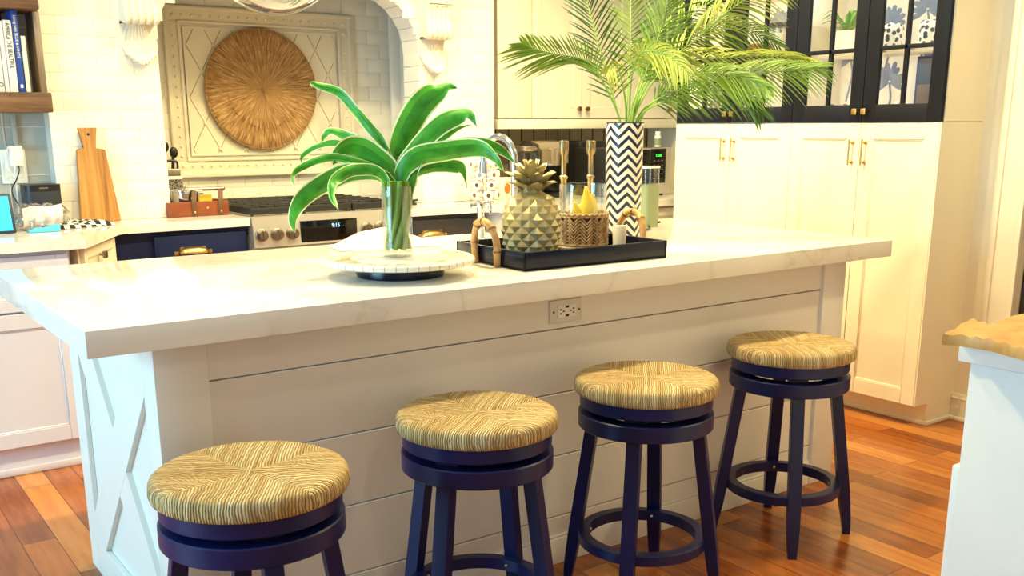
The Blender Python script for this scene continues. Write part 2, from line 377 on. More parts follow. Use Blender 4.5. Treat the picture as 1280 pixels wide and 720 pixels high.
# ------------------------------------------------------------------ the setting
HW, HWB = 2.66, 2.83                                # tiled hood wall, front and back plane
ALC = 3.30                                          # alcove back wall
struct('floor', MB().box(-3.2, 4.6, -4.6, 3.6, -0.05, 0.0), 'floor')
struct('ceiling', MB().box(-3.2, 4.6, -4.6, 3.6, CEIL, CEIL+0.05), 'ceil')
mb = MB(); mb.box(-3.2, 0.55, 2.76, 2.85, 0, CEIL)
struct('wall_left_backsplash', mb, 'graywall')
mb = MB()
for z in (1.13, 1.34, 1.55, 1.76): mb.box(-0.6, 0.515, 2.757, 2.7601, z, z+0.004)
for x in (-0.35, 0.05, 0.345): mb.box(x, x+0.004, 2.757, 2.7601, 0.92, 1.9)
struct('trim_1', mb, 'grout')
struct('wall_nook', MB().box(2.9, 4.6, 3.03, 3.12, 0, CEIL), 'taupe')
mb = MB(); x = 2.97
while x < 4.5: mb.box(x, x+0.005, 3.027, 3.0301, 0.92, 1.36); x += 0.098
struct('trim_2', mb, 'darkline')
struct('wall_alcove_back', MB().box(0.86, 2.66, ALC, ALC+0.06, 0, CEIL), 'grout')
struct('wall_alcove_left', MB().box(0.86, 0.92, HWB, ALC, 0, CEIL), 'grout')
struct('wall_alcove_right', MB().box(2.60, 2.66, HWB, ALC, 0, CEIL), 'grout')
struct('wall_right', MB().box(3.83, 3.92, -4.6, 0.03-0.85, 0, CEIL).box(3.83, 3.92, 0.03, 0.267, 0, CEIL).box(3.83, 3.92, -0.82, 0.03, 2.1, CEIL), 'cream')
struct('wall_right_nook', MB().box(4.45, 4.6, 0.267, 3.03, 0, CEIL), 'cream')
# window wall on the left, daylight comes in through it
mb = MB(); mb.box(-3.2, -3.1, -4.6, -1.75, 0, CEIL).box(-3.2, -3.1, 1.55, 2.8, 0, CEIL).box(-3.2, -3.1, -1.75, 1.55, 0, 0.55).box(-3.2, -3.1, -1.75, 1.55, 2.35, CEIL)
struct('wall_left', mb, 'white')
mb = MB()
for y in (-1.75, -0.65, 0.45, 1.50): mb.box(-3.16, -3.12, y, y+0.05, 0.55, 2.35)
for z in (0.55, 1.43, 2.30): mb.box(-3.16, -3.12, -1.75, 1.55, z, z+0.05)
struct('window_1', mb, 'white')
# hood wall with arch
AX0, AX1, ATOP, AR = 1.018, 2.415, 2.02, 0.30
def arch(n=14):
    P = [(AX1, 0.92)]
    for k in range(n+1): a = pi/2*k/n; P.append((AX1-AR+AR*cos(a), ATOP-AR+AR*sin(a)))
    for k in range(n+1): a = pi/2+pi/2*k/n; P.append((AX0+AR+AR*cos(a), ATOP-AR+AR*sin(a)))
    P.append((AX0, 0.92)); return P
hood = MB().prism([(0.52, 0.921), (0.52, CEIL), (2.90, CEIL), (2.90, 0.921)]+arch(), HW, HWB, ax=1)
struct('wall_hood', hood, 'grout')
def pillow(mb, x0, x1, z0, z1, y, t=0.005, b=0.013, g=0.0009):
    x0 += g; x1 -= g; z0 += g; z1 -= g
    if x1-x0 < 0.012 or z1-z0 < 0.012: return
    bb = min(b, (x1-x0)*.35, (z1-z0)*.35)
    o = [(x0, z0), (x1, z0), (x1, z1), (x0, z1)]; i_ = [(x0+bb, z0+bb), (x1-bb, z0+bb), (x1-bb, z1-bb), (x0+bb, z1-bb)]
    A = [mb.bm.verts.new((p[0], y+0.001, p[1])) for p in o]; O = [mb.bm.verts.new((p[0], y-0.0025, p[1])) for p in o]; I = [mb.bm.verts.new((p[0], y-t, p[1])) for p in i_]
    for k in range(4):
        k2 = (k+1) % 4; mb.bm.faces.new([A[k], A[k2], O[k2], O[k]]); mb.bm.faces.new([O[k], O[k2], I[k2], I[k]])
    mb.bm.faces.new(I)
def open_at(z):                                     # arch opening at a height
    if z >= ATOP-0.01: return None
    if z <= ATOP-AR: return AX0, AX1
    h = sqrt(max(0, AR*AR-(z-ATOP+AR)**2)); return AX0+AR-h, AX1-AR+h
TH, TW = 0.0795, 0.160
mb = MB(); row = 0; z = 0.936-TH
while z < 2.35:
    x = 0.505-(TW/2 if row % 2 else 0)
    z0, z1 = max(z, 0.921), z+TH
    while x < 2.90:
        a, b = max(x, 0.52), min(x+TW, 2.90); op = open_at(min(z1, ATOP)-TH*0.35) if z0 < ATOP else None
        segs = [(a, b)]
        if op:
            segs = [(a, min(b, op[0])), (max(a, op[1]), b)]
        for s0, s1 in segs:
            if s1 > s0: pillow(mb, s0, s1, z0, z1, HW)
        x += TW
    z += TH; row += 1
struct('trim_3', mb, 'tile')
# reveal tiles inside the arch (the right jamb shows them)
mb = MB()
for sgn, xx in ((1, AX1),):
    z = 0.936-TH
    while z < ATOP-AR-0.02:
        mb.box(xx-0.006, xx+0.001, HW+0.004, HWB-0.004, max(z, 0.921)+0.0015, z+TH-0.0015, 0.002, 1); z += TH
k = 0; n = 7
for k in range(n):
    a0, a1 = pi/2*k/n+0.006, pi/2*(k+1)/n-0.006
    P = [(AX1-AR+(AR+d)*cos(a), ATOP-AR+(AR+d)*sin(a)) for a, d in ((a0, .001), (a1, .001), (a1, -.006), (a0, -.006))]
    mb.prism(P, HW+0.004, HWB-0.004, ax=1)
struct('trim_4', mb, 'tile')
# alcove tiles
mb = MB(); row = 0; z = 0.93
while z < 2.3:
    x = 0.92-(TW/2 if row % 2 else 0)
    while x < 2.6:
        pillow(mb, max(x, 0.92), min(x+TW, 2.6), z, z+TH, ALC, 0.006); x += TW
    z += TH; row += 1
struct('trim_5', mb, 'tile')
# spice niche side board in the alcove's right end
mb = MB(); mb.box(2.545, 2.599, 3.02, 3.06, 0.93, 2.3, 0.002).box(2.545, 2.599, 3.20, 3.23, 0.93, 2.3, 0.002)
for z in (1.28, 1.56, 1.84): mb.box(2.538, 2.548, 3.03, 3.055, z, z+0.014, 0.002)
for k in range(34): mb.lathe([(0, -0.001), (0.0045, -0.001), (0.0045, 0.001), (0, 0.001)], (2.544, 3.04, 1.0+k*0.036), 8, Matrix.Rotation(pi/2, 3, 'Y'), mi=1)
tag(mb.build('spice_rack', ['white', 'ink']), 'white spice rack with shelf pin holes at the right end of the range alcove', 'rack')

# baseboards, door casing and doorway on the right wall
mb = MB(); mb.box(3.812, 3.83, 0.166, 0.267, 0, 0.125, 0.004).box(3.805, 3.83, 0.166, 0.267, 0.100, 0.108, 0.003).box(3.80, 3.83, 0.166, 0.267, 0, 0.018, 0.006)
struct('baseboard_right', mb, 'cream')
mb = MB(); mb.box(3.806, 3.83, 0.03, 0.165, 0, 2.25, 0.004).box(3.796, 3.81, 0.135, 0.165, 0, 2.25, 0.005).box(3.80, 3.81, 0.03, 0.055, 0, 2.25, 0.004)
struct('trim_6', mb, 'cream')
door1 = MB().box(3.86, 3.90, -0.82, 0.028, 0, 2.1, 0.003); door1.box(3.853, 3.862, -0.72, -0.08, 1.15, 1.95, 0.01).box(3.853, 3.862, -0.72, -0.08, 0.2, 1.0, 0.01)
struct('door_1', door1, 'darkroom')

# recessed cans
for i, (x, y, e) in enumerate(CANS):
    t = thing('ceiling_light', 'round recessed ceiling light above the kitchen', 'ceiling light', (x, y, CEIL-0.012), 0, 'recessed ceiling lights')
    MB().lathe([(0.062, 0.0), (0.085, 0.002), (0.088, 0.012), (0.06, 0.012), (0.062, 0.0)]).build('trim_ring', 'plwhite', t)
    MB().lathe([(0, 0.008), (0.062, 0.008), (0.062, 0.012), (0, 0.012)]).build('lens', 'lampdisc', t)

# ------------------------------------------------------------------ doors, handles
def shaker(mb, w, h, t=0.02, fr=0.06, rec=0.008):   # local: x 0..w, front at y=0 facing -y, z 0..h
    mb.box(0, fr, 0, t, 0, h, 0.0015, 1).box(w-fr, w, 0, t, 0, h, 0.0015, 1)
    mb.box(fr, w-fr, 0, t, 0, fr, 0.0015, 1).box(fr, w-fr, 0, t, h-fr, h, 0.0015, 1)
    mb.box(fr-0.001, w-fr+0.001, rec, t, fr-0.001, h-fr+0.001)
    for (a0, a1, b0, b1) in ((fr, w-fr, fr, fr+0.006), (fr, w-fr, h-fr-0.006, h-fr), (fr, fr+0.006, fr, h-fr), (w-fr-0.006, w-fr, fr, h-fr)):
        mb.box(a0, a1, rec-0.005, t-0.001, b0, b1, 0.002, 1)
    return mb
def put(o, loc, rz=0): o.location = loc; o.rotation_euler = (0, 0, rz); return o
def bar_handle(h=0.11):
    mb = MB(); mb.tube([(0, -0.03, 0), (0, -0.03, h)], 0.0045, 10)
    for z in (0.014, h-0.014): mb.tube([(0, 0, z), (0, -0.03, z)], 0.0035, 8).ball((0, -0.006, z), 0.0085, 10)
    return mb
def sq_knob(s=0.014):
    return MB().tube([(0, 0, 0), (0, -0.016, 0)], 0.005, 8).box(-s, s, -0.030, -0.014, -s, s, 0.004, 2)
def cup_pull():
    mb = MB(); n, m = 12, 20
    def sh(k_):
        rows = []
        for i in range(n+1):
            a = pi/2*i/n; row = []
            for j in range(m+1):
                x = 2*j/m-1; e = (max(0.0, 1-abs(x)**3.2))**0.5
                row.append(Vector((x*(0.050-0.002*k_), -(0.028-0.002*k_)*sin(a)*e, (0.022-0.002*k_)*cos(a)*e-0.006)))
            rows.append(row)
        return rows
    A, B = sh(0), sh(1); mb.grid(A); mb.grid(B); mb.grid([A[-1], B[-1]])
    mb.box(-0.040, 0.040, -0.002, 0, 0.004, 0.0145, 0.0008)
    for sx in (-1, 1): mb.box(sx*0.052-0.007, sx*0.052+0.007, -0.004, 0, -0.010, 0.002, 0.0015)
    bmesh.ops.scale(mb.bm, vec=(1.5, 1.35, 1.45), verts=mb.bm.verts)
    return mb

# ------------------------------------------------------------------ island
L, D, TH_, TOP = 2.842, 1.147, 0.0606, 0.92
o = tag(MB().box(0, L, 0, D, TOP-TH_, TOP, 0.0025, 2).build('island_countertop', 'quartz'), 'thick white quartz countertop of the big kitchen island', 'countertop')
rebase(o, (0, 0, TOP-TH_))
PO, X0, X1, YB = 0.079, 0.156, 2.687, 0.95; ZB = TOP-TH_-0.001
isl = thing('kitchen_island', 'white kitchen island base with horizontal board front and cross braced end', 'kitchen island', (X0, PO, 0))
mb = MB(); edges = [0.0, 0.155, 0.353, 0.551, 0.749, ZB]
for a, b in zip(edges, edges[1:]): mb.box(X0+0.10, X1-0.10, PO+0.014, PO+0.034, a+0.0015, b-0.0015, 0.002, 1)
mb.build('board_front', 'white', isl, True)
MB().box(X0+0.12, X1-0.12, PO+0.0345, PO+0.05, 0, ZB).build('board_backing', 'darkline', isl, True)
for a, b in ((X0, 0.283), (2.562, X1)):
    MB().box(a, b, PO, PO+0.10, 0, ZB, 0.003).build('corner_post', 'white', isl, True)
MB().box(0.283, 2.562, PO+0.004, PO+0.014, 0, 0.085, 0.003).box(0.283, 2.562, PO+0.008, PO+0.014, 0.085, 0.095, 0.003).build('base_moulding', 'white', isl, True)
def end_panel(xf, sg):
    xi = xf+sg*0.016
    mb = MB(); mb.box(min(xi, xi+sg*0.02), max(xi, xi+sg*0.02), PO+0.02, YB, 0, ZB)
    for a, b in ((YB-0.10, YB),): mb.box(min(xf, xi), max(xf, xi), a, b, 0, ZB, 0.002, 1)
    for a, b in ((0, 0.11), (ZB-0.06, ZB)): mb.box(min(xf, xi), max(xf, xi), PO+0.10, YB-0.10, a, b, 0.002, 1)
    y0, y1, z0, z1 = PO+0.10, YB-0.095, 0.10, ZB-0.05; w_ = 0.066; dz, dy = z1-z0, y1-y0; ln = sqrt(dz*dz+dy*dy); ny, nz = -dz/ln*w_, dy/ln*w_
    for (ya, yb) in ((y0, y1), (y1, y0)):
        s_ = 1 if yb > ya else -1
        of_ = 0.0012 if s_ > 0 else 0.0006; xa_, xb2 = sorted((xf+sg*of_, xi+sg*0.004)); mb.prism([(ya+ny, z0+s_*nz), (ya-ny, z0-s_*nz), (yb-ny, z1-s_*nz), (yb+ny, z1+s_*nz)], xa_, xb2, ax=0)
    return mb
end_panel(X0, 1).build('cross_brace_end', 'white', isl, True)
end_panel(X1, -1).build('cross_brace_end', 'white', isl, True)
mb = MB().box(X0+0.04, X1-0.04, YB-0.03, YB, 0.08, ZB).box(X0+0.05, X1-0.05, PO+0.06, YB-0.04, 0.02, 0.06)
mb.build('cabinet_body', 'white', isl, True)
# outlet in the island front
ox, oz = 1.368, 0.803
pl = MB().box(ox-0.060, ox+0.060, PO+0.007, PO+0.0142, oz-0.034, oz+0.034, 0.003).build('outlet_plate', 'grout', isl, True)
mb = MB().box(-0.034, 0.034, -0.003, 0.002, -0.018, 0.018, 0.001)
mb.build('receptacle', 'plwhite', pl).location = Vector((ox, PO+0.006, oz))-isl.location
mb = MB()
for sx in (-1, 1):
    for dx, dz in ((0.024, 0.006), (0.024, -0.006), (0.013, 0.0)): mb.box(sx*dx-0.0035, sx*dx+0.0035, -0.0045, -0.002, dz-0.0016, dz+0.0016)
mb.box(-0.006, 0.006, -0.0045, -0.002, 0.010, 0.016).box(-0.006, 0.006, -0.0045, -0.002, -0.016, -0.010)
for sx in (-0.048, 0.048): mb.ball((sx, -0.0005, 0), 0.003, 8)
mb.build('slots', 'ink', pl).location = Vector((ox, PO+0.006, oz))-isl.location

# ------------------------------------------------------------------ stools
def rush_seat():
    mb = MB(); prof = [(0, 0.0405), (0.03, 0.0405), (0.07, 0.0415), (0.11, 0.043), (0.15, 0.0445), (0.178, 0.0445), (0.190, 0.0425), (0.197, 0.038), (0.2005, 0.031), (0.202, 0.018), (0.2015, 0.010), (0.199, 0.003), (0.194, 0.0), (0.0, 0.0)]
    seg = 168; pts = []
    # subdivide the profile
    P = []
    for (a, b), (c, d) in zip(prof, prof[1:]):
        m = max(1, int(abs(c-a)/0.010)) if a > c or c > 0.17 else max(1, int(abs(c-a)/0.008))
        for k in range(m): P.append((a+(c-a)*k/m, b+(d-b)*k/m))
    P.append(prof[-1]); mb.lathe(P, seg=seg)
    for v in mb.bm.verts:
        x, y, z = v.co; r = sqrt(x*x+y*y)
        if r < 0.02 or z < 0.002: continue
        u = y if abs(x) > abs(y) else x
        rd = 0.0009*sin(u*2*pi/0.0116+sin(r*90)*0.5)
        if z > 0.038:
            seam = abs(abs(x)-abs(y)); v.co.z += rd-0.004*math.exp(-(seam/0.010)**2)*min(1, r/0.05)*(1 if r < .17 else .4)
        else: v.co.x += x/r*rd*1.3; v.co.y += y/r*rd*1.3
    return mb
def leg_mb(a):
    mb = MB(); d = Vector((cos(a), sin(a), 0)); t = Vector((-sin(a), cos(a), 0)); rows = []
    for z, rad, wt, wd in ((0.0, 0.222, 0.013, 0.011), (0.05, 0.2165, 0.0165, 0.014), (0.10, 0.209, 0.0185, 0.016), (0.16, 0.2005, 0.0195, 0.0175), (0.515, 0.150, 0.0195, 0.0175)):
        c = d*rad+Vector((0, 0, z)); rows.append([c+t*wt+d*wd, c-t*wt+d*wd, c-t*wt-d*wd, c+t*wt-d*wd])
    V = [[mb.bm.verts.new(p) for p in r] for r in rows]
    for a_, b_ in zip(V, V[1:]):
        for k in range(4): mb.bm.faces.new([a_[k], a_[(k+1) % 4], b_[(k+1) % 4], b_[k]])
    mb.bm.faces.new(V[0][::-1]); mb.bm.faces.new(V[-1])
    ed = [e for e in mb.bm.edges if abs((e.verts[0].co-e.verts[1].co).z) > 0.01]
    bmesh.ops.bevel(mb.bm, geom=ed, offset=0.002, segments=1, affect='EDGES'); return mb
def ring(r0, r1, z0, z1, b=0.003): return MB().lathe([(r0, z0), (r1-b, z0), (r1, z0+b), (r1, z1-b), (r1-b, z1), (r0, z1), (r0, z0)], seg=72)
def make_stool(label):
    t = thing('bar_stool', label, 'bar stool', (0, 0, 0), 0, 'woven bar stools along the island')
    s = rush_seat().build('seat', 'rush', t); s.location = (0, 0, 0.610)
    ring(0.150, 0.186, 0.572, 0.611).build('seat_frame', 'navy', t)
    MB().lathe([(0, 0.555), (0.11, 0.555), (0.11, 0.574), (0, 0.574)], seg=32).box(-0.15, 0.15, -0.03, 0.03, 0.556, 0.566).box(-0.03, 0.03, -0.15, 0.15, 0.5565, 0.5665).build('swivel_plate', 'black', t)
    ring(0.140, 0.190, 0.512, 0.557).build('apron_ring', 'navy', t)
    for k in range(4): leg_mb(pi/2*k).build('leg', 'navy', t)
    fr = ring(0.155, 0.186, 0.158, 0.190, 0.003).build('foot_ring', 'navy', t)
    mb = MB()
    for k in range(4):
        a = pi/2*k; mb.ball((cos(a)*0.1545, sin(a)*0.1545, 0.174), 0.006, 8)
    mb.build('bolts', 'nickel', fr)
    return t
SP = [((0.228, -0.297), 81, 'woven rush topped navy stool nearest the camera, cut off by the picture bottom'),
      ((0.848, -0.211), 27, 'woven rush topped navy stool, second from the left, its feet out of view'),
      ((1.426, -0.203), 36, 'woven rush topped navy stool, third from the left, just left of the rightmost stool'),
      ((2.110, -0.150), 50, 'woven rush topped navy stool at the far right end of the island, all feet showing')]
stool0 = make_stool(SP[0][2]); stools = [stool0]+[copy_tree(stool0) for _ in SP[1:]]
for st, ((x, y), th, lb) in zip(stools, SP):
    st.location = (x, y, 0); st.rotation_euler = (0, 0, radians(th)); st['label'] = lb
    for ch in st.children:
        if ch.name.startswith('seat') and 'frame' not in ch.name: ch.rotation_euler = (0, 0, radians(-35-th+{81: 4, 27: -14, 36: -8, 50: 2}[th]))

# ------------------------------------------------------------------ left run of cabinets
YF = 1.955
t = thing('base_cabinet', 'pale base cabinet with shaker doors at the far left', 'cabinet', (-1.3, YF, 0))
MB().box(-1.3, 0.40, YF+0.021, 2.74, 0.11, 0.878).build('body', 'lav', t, True)
MB().box(-1.3, 0.40, 1.99, 2.05, 0, 0.11).box(-1.3, 0.40, 1.978, 1.99, 0, 0.03, 0.004).build('toe_kick', 'lav', t, True)
xs = [-1.29, -0.79, -0.305, 0.16, 0.395]
xs = [-1.27, -0.72, -0.165, 0.392]
for k in range(3):
    a, b = xs[k]+0.002, xs[k+1]-0.002
    d = shaker(MB(), b-a, 0.525).build('door', 'lav', t); put(d, (a+1.3, 0, 0.12))
    h = MB().ball((0, -0.018, 0), 0.016, 12, (1, 0.7, 1)).tube([(0, 0, 0), (0, -0.014, 0)], 0.006).build('knob', 'pewter', d); h.location = (0.035 if k == 2 else b-a-0.04, 0, 0.49)
    d = shaker(MB(), b-a, 0.21, fr=0.045).build('drawer', 'lav', t); put(d, (a+1.3, 0, 0.653))
    h = MB().ball((0, -0.018, 0), 0.016, 12, (1, 0.7, 1)).tube([(0, 0, 0), (0, -0.014, 0)], 0.006).build('knob', 'pewter', d); h.location = ((b-a)/2, 0, 0.105)
# corner unit, set at an angle
c0, c1 = Vector((0.435, 1.985)), Vector((0.675, 2.405)); ang = math.atan2(c1.y-c0.y, c1.x-c0.x); wd = (c1-c0).length
t = thing('corner_cabinet', 'pale angled corner cabinet with a square knob between white and navy cabinets', 'cabinet', (c0.x, c0.y, 0), ang)
MB().prism([(0, 0.004), (wd, 0.004), (wd, 0.09), (0.088, 0.09)], 0.11, 0.878).build('body', 'cream', t)
d = shaker(MB(), wd-0.05, 0.17, fr=0.04).build('drawer', 'cream', t); put(d, (0.025, -0.016, 0.70))
sq_knob(0.015).build('knob', 'pewter', d).location = ((wd-0.05)*0.45, 0, 0.125)
d = shaker(MB(), wd-0.05, 0.57).build('door', 'cream', t); put(d, (0.025, -0.016, 0.12))
sq_knob(0.015).build('knob', 'pewter', d).location = (wd-0.09, 0, 0.53)
# navy drawers each side of the range
def navy_unit(name, label, xa, xb, y, mname, hq, dx0, yback=2.82):
    hp3 = at(hq[0], hq[1], 1, y-0.02); hx, hz = hp3.x, hp3.z-0.003
    t = thing(name, label, 'cabinet', (xa, y, 0))
    MB().box(xa, xb, y+0.02, yback, 0.1, 0.878).box(xa, xb, y+0.08, yback, 0, 0.1).build('body', mname, t, True)
    for z0, z1 in ((0.655, 0.855), (0.385, 0.645), (0.115, 0.375)):
        d = MB().box(0, xb-dx0-0.012, 0, 0.02, 0, z1-z0, 0.003, 2).box(0.012, xb-dx0-0.024, -0.002, 0.01, 0.012, z1-z0-0.012, 0.002).build('drawer', mname, t); put(d, (dx0-xa, 0, z0))
        cup_pull().build('cup_pull', 'brass', d).location = (hx-dx0, 0, min((z1-z0)*0.62, hz-0.655) if z0 > 0.6 else (z1-z0)*0.62)
    return t
navy_unit('drawer_cabinet', 'navy drawer cabinet with brass cup pull left of the range', 0.70, 1.305, 2.43, 'navycab', (243, 311), 0.86)
navy_unit('drawer_cabinet', 'dark drawer cabinet with brass cup pull right of the range', 2.18, 2.60, 2.385, 'charcab', (543, 290.5), 2.19)
mb = MB().prism([(-1.3, 1.93), (0.455, 1.93), (0.695, 2.375), (0.72, 2.40), (1.31, 2.41), (1.31, 3.293), (0.925, 3.293), (0.925, 2.75), (-1.3, 2.75)], 0.88, 0.92)
o = tag(mb.build('countertop', 'quartz'), 'pale countertop running from the left cabinets to the range', 'countertop'); rebase(o, (0, 2.4, 0.88))
mb = MB().prism([(2.175, 2.37), (2.615, 2.35), (2.66, 2.31), (2.66, 2.06), (4.44, 2.06), (4.44, 3.02), (2.905, 3.02), (2.905, 2.84), (2.595, 2.84), (2.595, 3.293), (2.175, 3.293)], 0.88, 0.92)
o = tag(mb.build('countertop', 'quartz'), 'pale countertop right of the range under the coffee things', 'countertop'); rebase(o, (2.7, 2.4, 0.88))
t = thing('base_cabinet', 'cream base cabinet below the coffee maker counter', 'cabinet', (2.68, 2.09, 0))
MB().box(2.685, 4.43, 2.11, 3.0, 0.1, 0.878).box(2.72, 4.43, 2.17, 2.9, 0, 0.1).build('body', 'cream', t, True)
for k in range(4):
    d = shaker(MB(), 0.43, 0.55).build('door', 'cream', t); put(d, (0.01+k*0.435, 0, 0.12))
    d2 = shaker(MB(), 0.43, 0.18, fr=0.045).build('drawer', 'cream', t); put(d2, (0.01+k*0.435, 0, 0.685))
    sq_knob().build('knob', 'bronze', d2).location = (0.215, 0, 0.09)

# ------------------------------------------------------------------ range
RX0, RX1, RY = 1.316, 2.170, 2.385
t = thing('range', 'stainless gas range with black grates in the tiled alcove', 'range', (RX0, RY, 0))
MB().box(RX0, RX1, RY+0.045, 3.22, 0.05, 0.905, 0.003).build('body', 'steel', t, True)
pan = MB().prism([(RY, 0.775), (RY+0.05, 0.765), (RY+0.05, 0.918), (RY+0.03, 0.922), (RY+0.012, 0.915)], RX0, RX1, ax=0).build('control_panel', 'steel', t, True)
tilt = math.atan2(0.012, 0.14)
def on_panel(px, py): p = at(px, py, 1, RY+0.006); return Vector((p.x-RX0, 0.006+ (p.z-0.84)*0.085, p.z))
def knob_mb():
    r_ = Matrix.Rotation(pi/2, 3, 'X')
    mb = MB().lathe([(0, 0.0), (0.030, 0.0), (0.031, 0.006), (0.028, 0.010), (0.025, 0.011), (0.024, 0.034), (0.022, 0.038), (0, 0.038)], seg=28, rot=r_)
    mb.box(-0.004, 0.004, -0.043, -0.034, -0.022, 0.022, 0.002); return mb
kp = [(326, 286.5), (345.5, 285), (364.5, 284)]
xk = [on_panel(*q).x for q in kp]; zk = 0.835
knx = [xk[0], xk[1], xk[2], (RX1-RX0)-xk[2]+0.0, (RX1-RX0)-xk[1], (RX1-RX0)-xk[0]]
q = on_panel(457, 279.5); knx[3] = q.x; knx[4] = q.x+0.078; knx[5] = q.x+0.156
for x in knx: knob_mb().build('knob', 'pewter', t).location = (x, 0.004, zk)
a, b = on_panel(375, 278), on_panel(446, 290)
dsp = MB().box(0, b.x-a.x, -0.004, 0.012, 0, 0.105, 0.002).build('display', 'blackglass', t); dsp.location = (a.x, 0.004, 0.785)
text('clock', '9:15', 0.026, 'clock', dsp, (0.165, -0.006, 0.075), (pi/2, 0, 0))
dr = MB().box(RX0+0.006, RX1-0.006, RY+0.008, RY+0.05, 0.22, 0.758, 0.006).box(RX0+0.1, RX1-0.1, RY+0.004, RY+0.02, 0.34, 0.62, 0.004, mi=1).build('oven_door', ['steel', 'blackglass'], t, True)
MB().tube([(0.07, -0.05, 0.70), (0.784, -0.05, 0.70)], 0.012, 12).box(0.07, 0.10, -0.055, 0.01, 0.688, 0.712, 0.003).box(0.754, 0.784, -0.055, 0.01, 0.688, 0.712, 0.003).build('handle', 'steel', dr)
MB().box(RX0+0.006, RX1-0.006, RY+0.01, RY+0.05, 0.06, 0.21, 0.005).build('warming_drawer', 'steel', t, True)
MB().box(RX0+0.004, RX1-0.004, RY+0.05, 3.22, 0.905, 0.918, 0.003).build('cooktop', 'steel', t, True)
for g in range(3):
    gx = RX0+0.02+g*0.272; mb = MB(); w_ = 0.266
    for y in (RY+0.085, 3.20): mb.box(gx, gx+w_, y-0.008, y+0.008, 0.925, 0.958, 0.003)
    for x in (gx, gx+w_-0.016): mb.box(x, x+0.016, RY+0.085, 3.20, 0.925, 0.958, 0.003)
    for k in range(1, 7): y = RY+0.085+k*(3.20-RY-0.085)/7; mb.box(gx, gx+w_, y-0.006, y+0.006, 0.938, 0.962, 0.003)
    for x in (gx+w_*0.33, gx+w_*0.62): mb.box(x, x+0.012, RY+0.085, 3.20, 0.936, 0.960, 0.003)
    for x in (gx+0.002, gx+w_-0.014):
        for y in (RY+0.085, 2.8, 3.19): mb.box(x, x+0.012, y-0.006, y+0.006, 0.917, 0.93)
    mb.build('grate', 'iron', t, True)
    for y in (RY+0.27, RY+0.62): MB().lathe([(0, 0.917), (0.05, 0.917), (0.05, 0.926), (0.035, 0.932), (0, 0.932)], (gx+w_/2, y, 0), 24).build('burner', 'iron', t, True)

# ------------------------------------------------------------------ carved panel and woven disc in the alcove
pt = thing('tile_panel', 'cream carved tile panel with diamond lattice behind the range', 'panel', (1.78, ALC, 1.08))
PX0, PX1, PZ0, PZ1 = 1.245, 2.325, 1.085, 1.955
def frame(mb, x0, x1, z0, z1, w_, y0, y1, b=0.004):
    mb.box(x0, x1, y0, y1, z1-w_, z1, b).box(x0, x1, y0, y1, z0, z0+w_, b).box(x0, x0+w_, y0+0.0004, y1, z0+w_, z1-w_, b).box(x1-w_, x1, y0+0.0004, y1, z0+w_, z1-w_, b)
mb = MB(); frame(mb, PX0, PX1, PZ0, PZ1, 0.022, ALC-0.034, ALC); frame(mb, PX0+0.02, PX1-0.02, PZ0+0.02, PZ1-0.02, 0.055, ALC-0.020, ALC, 0.003)
frame(mb, PX0+0.072, PX1-0.072, PZ0+0.072, PZ1-0.072, 0.016, ALC-0.030, ALC, 0.005); frame(mb, PX0+0.10, PX1-0.10, PZ0+0.10, PZ1-0.10, 0.008, ALC-0.018, ALC, 0.002)
mb.box(PX0-0.03, PX1+0.03, ALC-0.045, ALC, PZ0-0.012, PZ0+0.010, 0.005)
n = 20
for k in range(n):
    x = PX0+0.05+k*(PX1-PX0-0.1)/(n-1)
    for z in (PZ0+0.047, PZ1-0.047): mb.ball((x, ALC-0.020, z), 0.008, 8)
for k in range(16):
    z = PZ0+0.05+k*(PZ1-PZ0-0.1)/15
    for x in (PX0+0.047, PX1-0.047): mb.ball((x, ALC-0.020, z), 0.008, 8)
mb.build('frame', 'stone', pt, True)
mb = MB().box(PX0+0.1, PX1-0.1, ALC-0.012, ALC, PZ0+0.1, PZ1-0.1); mb.build('field', 'stone', pt, True)
mb = MB(); sm = MB(); DW, DH = 0.148, 0.27; fx0, fx1, fz0, fz1 = PX0+0.115, PX1-0.115, PZ0+0.115, PZ1-0.115
def clipseg(p, q):
    (x1_, z1_), (x2_, z2_) = p, q; t0, t1 = 0, 1; dx, dz = x2_-x1_, z2_-z1_
    for pp, qq in ((-dx, x1_-fx0), (dx, fx1-x1_), (-dz, z1_-fz0), (dz, fz1-z1_)):
        if abs(pp) < 1e-9:
            if qq < 0: return None
            continue
        r_ = qq/pp
        if pp < 0: t0 = max(t0, r_)
        else: t1 = min(t1, r_)
    return ((x1_+t0*dx, z1_+t0*dz), (x1_+t1*dx, z1_+t1*dz)) if t0 < t1 else None
for i in range(-2, 10):
    for j in range(-1, 5):
        cx, cz = fx0+i*DW, fz0+0.02+j*DH
        for (dx, dz) in ((DW/2, DH/2), (-DW/2, DH/2), (DW/2, -DH/2), (-DW/2, -DH/2)):
            sg = clipseg((cx, cz), (cx+dx, cz+dz))
            if sg: mb.tube([(sg[0][0], ALC-0.012, sg[0][1]), (sg[1][0], ALC-0.012, sg[1][1])], 0.0024, 5)
        for (x, z) in ((cx, cz), (cx+DW/2, cz+DH/2)):
            if fx0 < x < fx1 and fz0 < z < fz1: sm.ball((x, ALC-0.014, z), 0.010, 10)
mb.build('lattice', 'groove', pt, True); sm.build('studs', 'stone', pt, True)
dc = at(328, 112, 1, ALC-0.04)
t = thing('woven_disc', 'round golden woven raffia wall disc hung on the carved panel', 'wall decoration', dc)
mb = MB(); R0 = 0.318; rows = []; seg = 180
